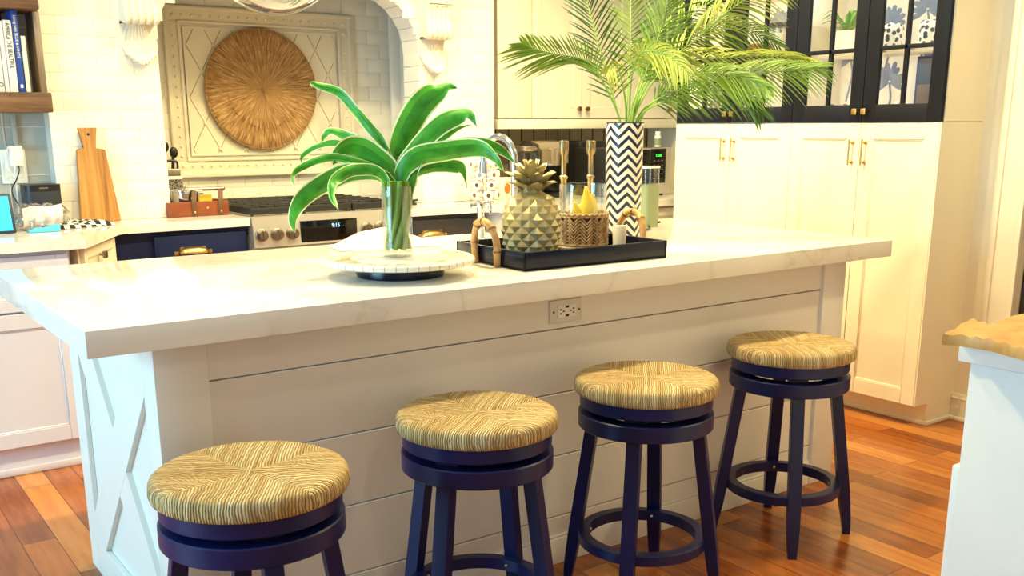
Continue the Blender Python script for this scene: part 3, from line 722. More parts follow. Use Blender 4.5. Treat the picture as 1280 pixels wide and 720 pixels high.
prof = [(0.0, -0.018), (0.012, -0.020), (0.02, -0.016), (0.10, -0.018), (0.16, -0.014), (0.205, -0.016), (0.21, -0.012), (0.26, -0.012), (0.31, -0.008), (R0, 0.0), (0.31, 0.010), (0, 0.012)]
mb.lathe(prof, seg=seg, rot=Matrix.Rotation(-pi/2, 3, 'X'))
for v in mb.bm.verts:
    r_ = sqrt(v.co.x**2+v.co.z**2)
    if v.co.y < 0.0 and r_ > 0.02: v.co.y += random.uniform(-0.0025, 0.0025)*min(1, r_/0.1)
    v.co.y = v.co.y
for v in mb.bm.verts: v.co.y = v.co.y
mb.build('raffia_disc', 'raffia', t)
mb = MB(); mb.tube([(R0*cos(2*pi*k/96), 0.002, R0*sin(2*pi*k/96)) for k in range(96)], 0.006, 6, closed=True); mb.build('bound_rim', 'raffia', t)
MB().lathe([(0, -0.030), (0.010, -0.028), (0.014, -0.020), (0.010, -0.016), (0, -0.016)], seg=16, rot=Matrix.Rotation(-pi/2, 3, 'X')).build('center_knot', 'raffia', t)

# ------------------------------------------------------------------ corbels
def corbel(xc, label):
    t = thing('corbel', label, 'corbel', (xc, HW, 1.62), 0, 'carved corbels on the hood wall')
    W = 0.076
    P = [(0.15, 2.34), (0.135, 2.16), (0.115, 2.06), (0.092, 1.975), (0.080, 1.92), (0.080, 1.875), (0.090, 1.840), (0.090, 1.810), (0.076, 1.793), (0.058, 1.790), (0.040, 1.797), (0.012, 1.805)]
    pts = bez([(0, -d, z) for d, z in P], 60); mb = MB(); rows = []; m = 70
    for i, p in enumerate(pts):
        low = max(0.0, min(1.0, (1.90-p.z)/0.10))
        rows.append([Vector((W*(2*j/m-1)*(1+0.03*low), p.y-(0.007+0.004*low)*abs(sin(pi*5*j/m))*min(1, -p.y/0.045), p.z-1.62-0.006*low*abs(sin(pi*5*j/m)))) for j in range(m+1)])
    rows.append([Vector((p.x, 0.0, 1.80-1.62)) for p in rows[-1]])
    mb.grid(rows)
    for e in (0, -1): mb.grid([[r[e].copy(), Vector((r[e].x, 0.0, r[e].z))] for r in rows], smooth=False)
    mb.build('scroll', 'stone', t, sharp=70)
    mb = MB()
    for i in range(3): mb.tube([(-W+0.004, -0.082-0.009*i, 0.325+i*0.012), (W-0.004, -0.082-0.009*i, 0.325+i*0.012)], 0.006, 8)
    mb.build('band', 'stone', t)
    mb = MB(); rows = []; nr, na = 18, 72
    for i in range(nr+1):
        r_ = i/nr; row = []
        for j in range(na+1):
            s_ = 2*j/na-1; lobe = abs(cos(pi*4.5*s_)); tipz = 0.004+0.050*abs(s_)**1.6-0.012*lobe
            wdt = 0.040+0.042*sin(min(1, r_*1.25)*pi/2)-0.012*max(0, r_-0.8)/0.2
            zz = 0.178+(tipz-0.178)*r_; curl = max(0, r_-0.72)/0.28
            row.append(Vector((s_*wdt, -0.012-0.026*(1-s_*s_)*(0.4+0.6*r_)-0.007*lobe*(0.25+r_*0.75)-0.016*curl*curl, zz)))
        rows.append(row)
    mb.grid(rows); back = [[Vector((p.x, 0.0, p.z)) for p in r] for r in rows]
    mb.grid([rows[-1], back[-1]]); mb.grid([[r[0].copy(), Vector((r[0].x, 0, r[0].z))] for r in rows]); mb.grid([[r[-1].copy(), Vector((r[-1].x, 0, r[-1].z))] for r in rows])
    mb.build('acanthus_leaf', 'stone', t, sharp=60); return t
corbel(0.935, 'cream carved scroll and leaf corbel left of the hood arch')
corbel(2.495, 'cream carved scroll and leaf corbel right of the hood arch')

# ------------------------------------------------------------------ upper cabinets over the coffee counter
UY = 2.70
t = thing('upper_cabinet', 'cream wall cabinet with shaker doors above the coffee maker', 'cabinet', (2.955, UY, 1.318))
MB().box(2.955, 4.44, UY+0.021, 3.02, 1.375, 2.6).build('body', 'cream', t, True)
MB().box(2.955, 4.44, UY+0.004, UY+0.06, 1.318, 1.374, 0.003).build('light_rail', 'cream', t, True)
MB().box(2.955, 3.200, UY, UY+0.02, 1.378, 2.6, 0.002).build('filler_panel', 'cream', t, True)
for k in range(3):
    d = shaker(MB(), 0.376, 1.20).build('door', 'cream', t); put(d, (0.250+k*0.380, 0, 0.062))
    kb = sq_knob(0.013).build('knob', 'bronze', d); kb.location = (0.376-0.030 if k in (0, 2) else 0.030, 0, 0.055)

# ------------------------------------------------------------------ pantry wall (faces left)
PXF = 3.52; ZBR = 1.345; YS = [0.273, 0.675, 1.047, 1.449, 1.823]
YS = [0.273, 0.6605, 1.048, 1.4355, 1.823]
def pantry(i, lab_low, lab_up):
    ya, ym, yb = YS[2*i], YS[2*i+1], YS[2*i+2]
    # local frame: x runs along -y of the room (front faces -x), so rotate by -90 deg
    t = thing('pantry_cabinet', lab_low, 'cabinet', (PXF, yb, 0), -pi/2)
    wq = yb-ya
    MB().box(0, wq, 0.022, 0.60, 0.104, ZBR-0.002, 0.001).build('body', 'cream', t)
    MB().box(0, wq, 0.098, 0.13, 0, 0.104).box(0, wq, 0.088, 0.098, 0, 0.022, 0.004).build('toe_kick', 'cream', t)
    if i == 0: MB().box(wq, wq+0.006, 0.0, 0.31, 0.104, ZBR-0.002).box(wq, wq+0.006, 0.095, 0.31, 0, 0.104).box(wq+0.006, wq+0.016, 0.095, 0.30, 0, 0.020, 0.004).build('side_panel', 'cream', t)
    for k in range(2):
        w_ = wq/2-0.003
        d = shaker(MB(), w_, ZBR-0.006-0.104, fr=0.068).build('door', 'cream', t); put(d, (0.0015+k*wq/2, 0, 0.104))
        bar_handle(0.115).build('bar_handle', 'brass', d).location = (w_-0.032 if k == 0 else 0.032, 0, ZBR-0.104-0.19)
    t2 = thing('display_cabinet', lab_up, 'cabinet', (PXF, yb, ZBR), -pi/2)
    H = 1.20
    mb = MB().box(0, 0.018, 0.022, 0.34, 0, H).box(wq-0.018, wq, 0.022, 0.34, 0, H).box(0.018, wq-0.018, 0.022, 0.34, 0, 0.018).box(0.018, wq-0.018, 0.022, 0.34, H-0.02, H)
    mb.build('carcass', 'creambook', t2)
    MB().box(0.018, wq-0.018, 0.325, 0.34, 0.018, H-0.02).build('back_panel', 'creambook', t2)
    mb = MB()
    for z in (0.302, 0.61, 0.92): mb.box(0.018, wq-0.018, 0.04, 0.325, z-0.006, z+0.008)
    mb.build('shelf', 'creambook', t2)
    if i == 0: MB().box(wq, wq+0.006, 0.022, 0.31, 0, H).build('side_panel', 'cream', t2)
    for k in range(2):
        w_ = wq/2-0.003; d = MB(); f_ = 0.066
        d.box(0, f_, 0, 0.022, 0, H, 0.002).box(w_-f_, w_, 0, 0.022, 0, H, 0.002).box(f_, w_-f_, 0, 0.022, 0, 0.075, 0.002).box(f_, w_-f_, 0, 0.022, H-0.07, H, 0.002)
        d = d.build('door', 'blackcab', t2); put(d, (0.0015+k*wq/2, 0, 0.0))
        mb = MB().box(w_/2-0.009, w_/2+0.009, 0.002, 0.020, 0.075, H-0.07, 0.002)
        for z in (0.312, 0.60, 0.88): mb.box(f_, w_-f_, 0.002, 0.020, z-0.009, z+0.009, 0.002)
        mb.build('muntins', 'blackcab', d)
        MB().box(f_-0.004, w_-f_+0.004, 0.011, 0.014, 0.07, H-0.066).build('pane', 'pane', d)
        sq_knob(0.013).build('knob', 'brass', d).location = (w_-0.022 if k == 0 else 0.022, 0, 0.045)
    pk = MB().box(wq/2-0.2, wq/2+0.2, 0.03, 0.045, H-0.034, H-0.0205, 0.003).build('light_bar', 'plwhite', t2)
    for dz_, e_ in ((H-0.04, 2.6), (0.59, 1.5), (0.285, 1.3)):
        lo_ = lamp('cabinet_lamp', 'AREA', (wq/2, 0.045, dz_), e_, (1.0, 0.93, 0.82), None, shape='RECTANGLE', size=0.7, size_y=0.02); lo_.parent = t2; lo_.rotation_euler = (radians(35), 0, 0)
    # flowers on the papered back
    rnd = random.Random(3+i); mb = MB()
    xb_ = PXF+0.3245
    FL = [((1112, 103), 0.088), ((1064, 74), 0.075), ((1114, 30), 0.080), ((1176, 66), 0.080), ((1040, 28), 0.07), ((1160, 12), 0.08)] if i == 0 else [((880, 110), 0.075), ((945, 100), 0.08), ((975, 30), 0.08), ((905, 40), 0.08)]
    for (fp, fr) in FL:
        w3 = at(fp[0], fp[1], 0, xb_); fx, fz = yb-w3.y, w3.z-ZBR
        if not (0.03 < fx < wq-0.03): continue
        a0_ = rnd.uniform(0, 6)
        for q in range(10):
            a = pi*(-0.12+1.24*q/9)+rnd.uniform(-.06, .06); l_ = fr*rnd.uniform(0.85, 1.1); wv_ = 0.013
            dx, dz = cos(a), sin(a)
            pts_ = [(fx+dx*l_*u-dz*wv_*v, fz+dz*l_*u+dx*wv_*v) for u, v in ((0.10, -.3), (0.55, -1), (0.9, -.8), (1.0, 0), (0.9, .8), (0.55, 1), (0.10, .3))]
            mb.prism(pts_, 0.3215+0.0003*q, 0.3255, ax=1)
        mb.tube(bez([(fx, 0.323, fz), (fx+0.012, 0.323, fz-0.08), (fx-0.012, 0.323, max(0.03, fz-0.20))], 10), 0.0045, 6)
    mb.build('painted_flowers', 'flower', t2)
    return t2
pantry(0, 'tall cream pantry cabinet with two doors at the right end of the pantry wall', 'black glass front display cabinet above the right pantry, showing patterned jars')
pantry(1, 'tall cream pantry cabinet with two doors next to the microwave nook', 'black glass front display cabinet half hidden behind the palm fronds')

# things inside the display cabinets
def inside(px, py, x=3.70): return at(px, py, 0, x)
def jar_mb(r, h): return MB().lathe([(0, 0), (r*0.85, 0), (r, h*0.12), (r, h*0.85), (r*0.82, h), (r*0.70, h), (r*0.70, h*0.9), (0, h*0.9)], seg=24)
z_sh = ZBR+0.302+0.009; z_lo = ZBR+0.019
for px, lab in ((1114, 'black and white scroll patterned jar, left one on the cabinet shelf'), (1161, 'black and white scroll patterned jar, right one on the cabinet shelf')):
    p = inside(px, 55, 3.68); o = tag(jar_mb(0.045, 0.115).build('patterned_jar', 'scroll'), lab, 'jar', 'scroll patterned jars'); o.location = (p.x, p.y, z_sh)
p = inside(1057, 60, 3.68); t = thing('potted_plant', 'small green plant in a white pot behind the cabinet glass', 'plant', (p.x, p.y, z_sh))
MB().lathe([(0, 0), (0.06, 0), (0.068, 0.10), (0.06, 0.10), (0.055, 0.085), (0, 0.085)], seg=24).build('pot', 'chalk', t)
mb = MB(); rnd = random.Random(5)
for k in range(46):
    a = rnd.uniform(0, 2*pi); l_ = rnd.uniform(0.06, 0.13); up_ = rnd.uniform(0.02, 0.12); c_, s_ = cos(a), sin(a); rows = []
    for q in range(5):
        u = q/4; rr = l_*u; zz = 0.085+up_*sin(u*2.2); wv_ = 0.010*sin(pi*min(0.98, u+0.08))
        rows.append([Vector((c_*rr-s_*wv_, s_*rr+c_*wv_, zz)), Vector((c_*rr, s_*rr, zz-0.003)), Vector((c_*rr+s_*wv_, s_*rr-c_*wv_, zz))])
    mb.grid(rows)
mb.build('foliage', 'leafdk', t)
p = inside(1055, 134, 3.66); o = tag(MB().lathe([(0, 0), (0.05, 0), (0.085, 0.05), (0.092, 0.062), (0.086, 0.062), (0.05, 0.012), (0, 0.012)], seg=28).build('bowl', 'scroll'), 'scroll patterned bowl on the bottom of the display cabinet', 'bowl'); o.location = (p.x, p.y, z_lo)
p = inside(1153, 134, 3.65); o = tag(MB().lathe([(0, 0), (0.03, 0), (0.06, 0.03), (0.07, 0.055), (0.064, 0.055), (0.028, 0.012), (0, 0.012)], seg=28).build('bowl', 'chalk'), 'plain cream bowl behind the rightmost cabinet door', 'bowl'); o.location = (p.x, p.y, z_lo)
p = inside(1120, 134, 3.68); t = thing('teapot', 'cream teapot behind the rightmost display cabinet door', 'teapot', (p.x, p.y, z_lo))
MB().lathe([(0, 0), (0.025, 0), (0.04, 0.02), (0.042, 0.035), (0.03, 0.055), (0.012, 0.06), (0.008, 0.07), (0, 0.072)], seg=24).build('body', 'chalk', t)
MB().tube(bez([(0.0, 0.036, 0.02), (0, 0.062, 0.028), (0, 0.070, 0.05)], 10), 0.006, 8).tube(bez([(0, -0.036, 0.045), (0, -0.065, 0.042), (0, -0.04, 0.015)], 10), 0.004, 8).build('spout_and_handle', 'chalk', t)
p = inside(1163, 100, 3.80); t = thing('framed_sign', 'small dark framed sign leaning inside the display cabinet', 'sign', (p.x, p.y, z_lo))
MB().box(0, 0.015, -0.075, 0.075, 0, 0.268, 0.003).build('frame', 'navycab', t); MB().box(-0.002, 0.003, -0.062, 0.062, 0.150, 0.256).build('picture', 'charcab', t); MB().box(-0.002, 0.003, -0.062, 0.062, 0.012, 0.145).build('lower_picture', 'bronze', t)
p = inside(974, 50, 3.68); t = thing('glass_canister', 'clear glass canister with a dark lid behind the palm', 'canister', (p.x, p.y, z_sh))
MB().lathe([(0, 0), (0.042, 0), (0.045, 0.01), (0.045, 0.15), (0.04, 0.15), (0.04, 0.012), (0, 0.012)], seg=24).build('body', 'glass', t); MB().lathe([(0, 0.15), (0.048, 0.15), (0.048, 0.17), (0, 0.17)], seg=24).build('lid', 'black', t)
MB().lathe([(0, 0.013), (0.038, 0.013), (0.038, 0.12), (0, 0.12)], seg=20).build('contents', 'creambook', t)
for k in range(4):
    p = inside(950, 62, 3.68); o = tag(MB().box(-0.09, 0.09, -0.075, 0.075, 0, 0.018, 0.003).build('wooden_board', 'oak'), ['thin wooden board at the bottom of the stack on the cabinet shelf', 'thin wooden board second up in the stack on the cabinet shelf', 'thin wooden board third up in the stack on the cabinet shelf', 'thin wooden board on top of the stack on the cabinet shelf'][k], 'board', 'stacked boards on the cabinet shelf'); o.location = (p.x, p.y, z_sh+k*0.0185)
gl = MB().lathe([(0, 0), (0.026, 0), (0.03, 0.10), (0.028, 0.10), (0.024, 0.006), (0, 0.006)], seg=18)
glo = tag(gl.build('drinking_glass', 'glass'), 'clear drinking glass low in the left display cabinet', 'glass', 'glasses low in the left display cabinet')
for k, px in enumerate((884, 893, 903, 920, 932, 945)):
    g = glo if k == 0 else glo.copy()
    if k: sc.collection.objects.link(g)
    p = inside(px, 134, 3.64+0.07*(k % 2)); g.location = (p.x, p.y, z_lo)

# ------------------------------------------------------------------ left shelves and books
SY0, SY1 = 2.515, 2.755
zt = at(63, 115.5, 1, SY0).z; zb_ = at(63, 140.5, 1, SY0).z
o = tag(MB().box(-0.7, 0.512, SY0, SY1, zb_, zt, 0.006).build('floating_shelf', 'shelf'), 'weathered wooden shelf holding the books', 'shelf'); rebase(o, (0, SY1, zb_))
zu = at(52, 12, 1, SY0).z
o = tag(MB().box(-0.7, 0.500, SY0, SY1, zu, zu+0.075, 0.006).build('floating_shelf', 'shelf'), 'weathered wooden shelf above the books, cut by the picture top', 'shelf'); rebase(o, (0, SY1, zu))
o = tag(MB().box(0.486, 0.514, 2.60, SY1, zt, zu, 0.004).build('shelf_upright', 'greywood'), 'weathered upright board between the two wooden shelves', 'board'); rebase(o, (0.495, SY1, zt))
def book(px0, px1, pytop, m, label, depth_=0.11, yf=2.56):
    a = at(px0, 112, 1, yf); b = at(px1, 112, 1, yf); h = at((px0+px1)/2-6, pytop, 1, yf).z-zt
    t = thing('book', label, 'book', (a.x, yf, zt), 0, 'books on the wooden shelf'); w_ = b.x-a.x-0.001
    MB().box(0, w_, 0, 0.004, 0, h, 0.0015).box(0, 0.003, 0, depth_, 0, h, 0.001).box(w_-0.003, w_, 0, depth_, 0, h, 0.001).build('cover', m, t)
    MB().box(0.003, w_-0.003, 0.004, depth_-0.006, 0.004, h-0.004).build('pages', 'creambook', t)
    return t, w_, h
b1, w_, h = book(-7, 6.5, 24, 'paper', 'white book with a small round emblem at the left picture edge')
MB().lathe([(0.006, 0), (0.009, 0), (0.009, 0.001), (0.006, 0.001)], (w_*0.72, 0.0, 0.03), 16, Matrix.Rotation(pi/2, 3, 'X')).build('emblem', 'ink', b1)
b2, w_, h = book(7, 12.6, 26, 'paper', 'slim white book left of the large lettered white book')
b3, w_, h = book(13, 23.6, 25, 'paper', 'thick white book with big black capitals on its spine')
text('spine_title', 'AMERICA THE BEAUTIFUL', w_*0.78, 'ink', b3, (w_*0.5, -0.001, h*0.96), (pi/2, pi/2, 0), sx=0.70*(h*0.70)/(w_*0.78*9.0)) 
b4, w_, h = book(24, 32.4, 13, 'blue', 'tall blue book with white lettering')
text('spine_title', 'Living with BLUE & WHITE', w_*0.62, 'paper', b4, (w_*0.5, -0.001, h*0.94), (pi/2, pi/2, 0), sx=(h*0.52)/(w_*0.62*11.2))
MB().box(w_*0.3, w_*0.7, -0.001, 0.001, 0.018, 0.032, 0.0).build('emblem', 'paper', b4)
b5, w_, h = book(33.2, 39.2, 45, 'creambook', 'short cream book at the right end of the row')
b6, w_, h = book(-10, 13, 14, 'navybook', 'tall dark navy book behind the white books', 0.06, 2.735-0.06)

# ------------------------------------------------------------------ left counter things
CT = 0.921
# power plate on the grey wall and charger
p = at(17, 208, 1, 2.757); t = thing('wall_outlet', 'white wall outlet plate on the grey backsplash', 'outlet', p)
MB().box(-0.052, 0.052, -0.006, 0, -0.075, 0.075, 0.003).build('plate', 'plwhite', t); MB().box(-0.035, 0.035, -0.009, -0.004, -0.052, 0.052, 0.002).build('receptacle', 'chalk', t)
p = at(19, 195, 1, 2.73); t = thing('phone_charger', 'white plug in charger with cables hanging down', 'charger', p)
MB().box(-0.028, 0.028, -0.03, 0.018, -0.045, 0.045, 0.006).build('body', 'plwhite', t)
def cord(pxs, y, r=0.003): return bez([at(a, b, 1, y)-p for a, b in pxs], 30)
MB().tube(cord([(18, 205), (19, 220), (21, 238), (23, 255), (24, 268)], 2.69), 0.004, 6).tube(cord([(10, 184), (7, 195), (9, 208), (15, 217), (18, 222)], 2.70), 0.003, 6).build('white_cable', 'plwhite', t)
MB().tube(cord([(23, 207), (24, 214), (20, 226), (15, 236), (17, 246), (24, 256), (29, 262)], 2.68), 0.003, 6).build('black_cable', 'black', t)
p = at(17.5, 160, 1, 2.75); o = tag(MB().box(-0.010, 0.010, -0.008, 0.008, -0.10, 0.075, 0.002).build('cable_cover', 'graywall'), 'thin grey vertical cable cover below the wooden shelf', 'cable cover'); o.location = p
# speaker
p = at(53.5, 262, 1, 2.66); t = thing('speaker', 'dark rounded smart speaker beside the cutting board', 'speaker', (p.x, 2.66, CT))
def rsq(w_, d_, r_, n=8):
    P = []
    for (cx, cy, a0) in ((w_-r_, d_-r_, 0), (-w_+r_, d_-r_, pi/2), (-w_+r_, -d_+r_, pi), (w_-r_, -d_+r_, 3*pi/2)):
        for k in range(n+1): a = a0+pi/2*k/n; P.append((cx+r_*cos(a), cy+r_*sin(a)))
    return P
hs = at(53, 231, 1, 2.59).z-CT
MB().prism(rsq(0.075, 0.07, 0.035), 0, hs-0.028).build('grille_body', 'dkgrey', t)
MB().prism(rsq(0.0755, 0.0705, 0.035), hs-0.028, hs).build('top_cap', 'black', t)
MB().box(-0.018, 0.018, -0.0715, -0.070, hs-0.017, hs-0.012).build('badge', 'nickel', t)
# cutting board leaning on the tiles
a = at(99.5, 274, 1, 2.60)
t = thing('cutting_board', 'oak paddle cutting board leaning on the tiled wall', 'cutting board', (a.x, 2.595, CT)); 
def bx(px, py): q_ = at(px, py, 1, 2.618); return (q_.x-a.x, (q_.z-CT)*1.0)
P = [bx(*q_) for q_ in ((99.5, 275), (149.5, 273.5), (131.5, 187), (119, 186), (121.5, 159.5), (97, 159.5), (106, 186), (95.5, 187))]
P[0] = (P[0][0], 0.0); P[1] = (P[1][0], 0.0)
b_ = MB(); b_.prism(P, -0.009, 0.009, ax=1); bmesh.ops.bevel(b_.bm, geom=b_.bm.edges[:], offset=0.003, segments=2, affect='EDGES')
b_ = b_.build('board', 'oak', t); b_.rotation_euler = (-0.095, 0, 0); b_.location = (0, 0.0, 0.001)
hq = bx(110.5, 168); MB().lathe([(0, -0.0005), (0.006, -0.0005), (0.006, 0.0005), (0, 0.0005)], (hq[0], -0.0095, hq[1]), 12, Matrix.Rotation(pi/2, 3, 'X')).build('hanging_hole', 'ink', b_)
# tablet
p = at(1, 270, 1, 2.28); t = thing('tablet', 'tablet with a bright cyan screen at the left picture edge', 'tablet', (p.x, p.y, CT))
tb = MB().box(-0.20, 0.052, 0, 0.012, 0.003, 0.165, 0.005).build('case', 'navybook', t); tb.rotation_euler = (-0.28, 0, 0)
MB().box(-0.19, 0.040, -0.0015, 0.001, 0.014, 0.154, 0.0).build('screen', 'screen', tb)
st_ = MB().box(-0.12, -0.02, 0, 0.006, 0.002, 0.10, 0.002).build('stand', 'black', t); st_.location = (0, 0.085, 0); st_.rotation_euler = (0.35, 0, 0)
# bag of bread like plastic, blue cloth, checked cloth
p = at(44, 275, 1, 2.40); t = thing('plastic_bag', 'crumpled clear plastic bag with pink printed paper beside the speaker', 'bag', (p.x, p.y, CT))
mb = MB(); rows = []; rnd = random.Random(4)
for i in range(19):
    u = i/18; x = -0.155+0.29*u; hh = (0.032+0.024*sin(pi*min(1, u*1.05)))*(0.75 if u < 0.25 else 1.0)*(1 if u < 0.9 else 1.2)*(0.4 if i in (0, 18) else 1); row = []
    for j in range(25):
        a = 2*pi*j/24; k_ = 1+0.16*sin(5*a+i*1.9)+rnd.uniform(-.12, .12)
        row.append(Vector((x+rnd.uniform(-.004, .004), cos(a)*0.055*k_, max(0.001, 0.045+0.01*u+sin(a)*hh*k_))))
    row[-1] = row[0].copy(); rows.append(row)
mb.grid(rows, smooth=False); mb.build('film', 'plastic', t, fix=False)
mb = MB(); rows = []
for i in range(9):
    u = i/8; rows.append([Vector((-0.055+0.155*u, -0.047-0.012*sin(pi*v/6), 0.016+0.078*v/6+0.012*u+0.004*sin(7*u+v))) for v in range(7)])
mb.grid(rows); mb.build('printed_paper', 'pink', t, fix=False)
mb = MB(); rows = []
for i in range(5): rows.append([Vector((-0.10+0.012*i, 0.03*cos(2*pi*j/12), 0.042+0.03*sin(2*pi*j/12))) for j in range(13)])
mb.grid(rows); mb.build('rolled_film', 'plastic', t, fix=False)
p = at(52, 280, 1, 2.305); mb = MB(); rows = []
for i in range(11):
    u = i/10; rows.append([Vector((-0.055+0.12*u, -0.03+0.05*v/5, 0.003+0.022*u*abs(sin(1.0+v*0.6))+0.004*(1+sin(9*u+v)))) for v in range(6)])
mb.grid(rows); mb.grid([[Vector((q_.x, q_.y, 0.0005)) for q_ in r] for r in rows]); mb.grid([[Vector((q_.x, q_.y, .0005)) for q_ in rows[0]], rows[0]]); mb.grid([[Vector((r[0].x, r[0].y, 0.0005)), r[0]] for r in rows]); mb.grid([[Vector((q_.x, q_.y, .0005)) for q_ in rows[-1]], rows[-1]])
o = tag(mb.build('folded_cloth', 'skyblue', None, False, False), 'small sky blue folded cloth in front of the plastic bag', 'cloth'); o.location = (p.x, p.y, CT)
p = at(97, 276, 1, 2.46); mb = MB(); rows = []
for i in range(21):
    u = i/20*2-1; row = []
    for j in range(17):
        v = j/16*2-1; e = max(abs(u), abs(v))**6
        row.append(Vector((u*0.125*(1-0.15*v), v*0.085*(1-0.25*max(0, u)), 0.001+(0.020+0.006*sin(5*u+2*v))*(1-e))))
    rows.append(row)
mb.grid(rows); mb.grid([[Vector((q_.x, q_.y, 0.0005)) for q_ in r] for r in rows]); o = tag(mb.build('checked_cloth', 'check', None, False, False), 'black and white checked pot holder lying below the cutting board', 'cloth'); o.location = (p.x, p.y, CT); o.rotation_euler = (0, 0, 0.2)
MB().tube(bez([Vector((-0.10, 0.03, 0.10)), Vector((-0.085, 0.03, 0.065)), Vector((-0.07, 0.02, 0.035)), Vector((-0.05, 0.01, 0.022))], 14), 0.004, 6).build('tie_cord', 'ink', o)

# box grater, utensils, copper coloured box, pot
p = at(219, 262, 1, 2.98); t = thing('box_grater', 'steel box grater at the left side of the alcove', 'grater', (p.x, 2.98, CT))
hg = at(217, 214, 1, 2.98).z-CT
mb = MB(); V = []
for z, wx, wy in ((0, 0.055, 0.04), (hg*0.8, 0.038, 0.028)): V.append([mb.bm.verts.new((sx*wx, sy*wy, z)) for sx, sy in ((-1, -1), (1, -1), (1, 1), (-1, 1))])
for k in range(4): mb.bm.faces.new([V[0][k], V[0][(k+1) % 4], V[1][(k+1) % 4], V[1][k]])
mb.bm.faces.new(V[0][::-1]); mb.bm.faces.new(V[1]); mb.build('grating_body', 'grater', t)
MB().box(-0.042, 0.042, -0.031, 0.031, hg*0.8, hg*0.88, 0.004).build('collar', 'chalk', t); MB().box(-0.036, 0.036, -0.026, 0.026, hg*0.88, hg*1.06, 0.004).build('cap', 'nickel', t)
MB().tube(bez([(-0.03, 0, hg*1.05), (-0.028, 0, hg*1.22), (0, 0, hg*1.26), (0.028, 0, hg*1.22), (0.03, 0, hg*1.05)], 20), 0.006, 8).build('handle', 'black', t)
p = at(203, 255, 1, 3.12); t = thing('utensil_crock', 'dark utensil crock tucked behind the hood wall edge', 'crock', (p.x+0.03, 3.12, CT))
MB().lathe([(0, 0), (0.05, 0), (0.055, 0.15), (0.05, 0.15), (0.045, 0.01), (0, 0.01)], seg=24).build('crock', 'navycab', t)
for k, (dx, lab) in enumerate(((0.04, 'black handled ladle, the lower of the utensils at the alcove edge'), (0.0, 'black handled spoon, the upper of the utensils at the alcove edge'))):
    o = tag(MB().tube([(p.x+0.045-0.03*k, 3.12, CT+0.02), (p.x+0.03+dx, 3.10, CT+0.27+0.03*k)], [0.006, 0.008], 8).ball((p.x+0.03+dx*1.1, 3.10, CT+0.29+0.03*k), 0.022, 10, (1, 0.5, 1.3)).build('kitchen_utensil', 'black'), lab, 'utensil', 'black utensils in the crock'); rebase(o, (p.x+0.03, 3.12, CT+0.02))
yb_ = 2.62; a = at(211, 268, 1, yb_); b = at(290, 268, 1, yb_+0.02)
t = thing('wooden_caddy', 'reddish wooden caddy with leather straps left of the range', 'caddy', (a.x, yb_, CT)); wq = b.x-a.x-0.02; hb = at(250, 252, 1, yb_).z-CT
mb = MB().box(0, wq, 0, 0.012, 0, hb, 0.003).box(0, wq, 0.17, 0.182, 0, hb, 0.003).box(0, 0.012, 0.012, 0.17, 0, hb, 0.003).box(wq-0.012, wq, 0.012, 0.17, 0, hb, 0.003).box(0.012, wq-0.012, 0.012, 0.17, 0, 0.01)
mb.build('box', 'red', t)
for fx in (0.42, 0.86):
    st = MB(); x = wq*fx; path = bez([(x, -0.004, 0.004), (x, -0.005, hb), (x+0.012, 0.02, hb+0.05), (x+0.018, 0.045, hb+0.055)], 18)
    st.grid([[q_+Vector((-0.012, 0, 0)), q_+Vector((0.012, 0, 0))] for q_ in path]); st.grid([[q_+Vector((-0.012, 0.004, 0)), q_+Vector((0.012, 0.004, 0))] for q_ in path])
    s_ = st.build('leather_strap', 'leather', t); MB().ball((x, -0.006, 0.02), 0.006, 8).build('rivet', 'brass', s_)
MB().tube([(wq*0.36, 0.045, hb+0.056), (wq*0.96, 0.045, hb+0.056)], 0.009, 12).ball((wq*0.36, 0.045, hb+0.056), 0.013, 10).ball((wq*0.97, 0.045, hb+0.056), 0.012, 10).build('handle_rod', 'nickel', t)
MB().ball((wq*0.64, -0.002, hb*0.55), 0.007, 10).build('button', 'brass', t)
p0 = at(232, 250, 1, yb_+0.095); o = thing('saucepan', 'small steel lidded pot standing in the wooden caddy', 'pot', (p0.x, yb_+0.095, CT+0.011)); hp = at(232, 237, 1, yb_+0.05).z-CT-0.011
MB().lathe([(0, 0), (0.062, 0), (0.066, 0.005), (0.066, hp-0.012), (0.069, hp-0.010), (0.069, hp-0.004), (0.055, hp), (0, hp+0.004)], seg=32).build('pot_body', 'chrome', o)
MB().tube([(0.02, -0.066, hp-0.005), (0.06, -0.075, hp-0.005)], 0.007, 8).build('handle', 'chrome', o); MB().tube([(0, 0, hp), (0, 0, hp+0.012)], 0.006, 8).build('lid_knob', 'chrome', o)
o2 = tag(MB().box(-0.05, 0.05, -0.01, 0.01, 0, 0.085, 0.002).build('yellow_packet', 'yellow'), 'yellow paper packet sticking out of the wooden caddy', 'packet'); o2.location = (a.x+wq*0.66, yb_+0.10, CT+0.011)
o2 = tag(MB().box(-0.04, 0.04, -0.008, 0.008, 0, 0.09, 0.002).build('paper_packet', 'blue'), 'blue and white packet behind the yellow one in the caddy', 'packet'); o2.location = (a.x+wq*0.60, yb_+0.135, CT+0.011)

# ------------------------------------------------------------------ things on the island
def place(px, y, py=260): return at(px, py, 1, y)
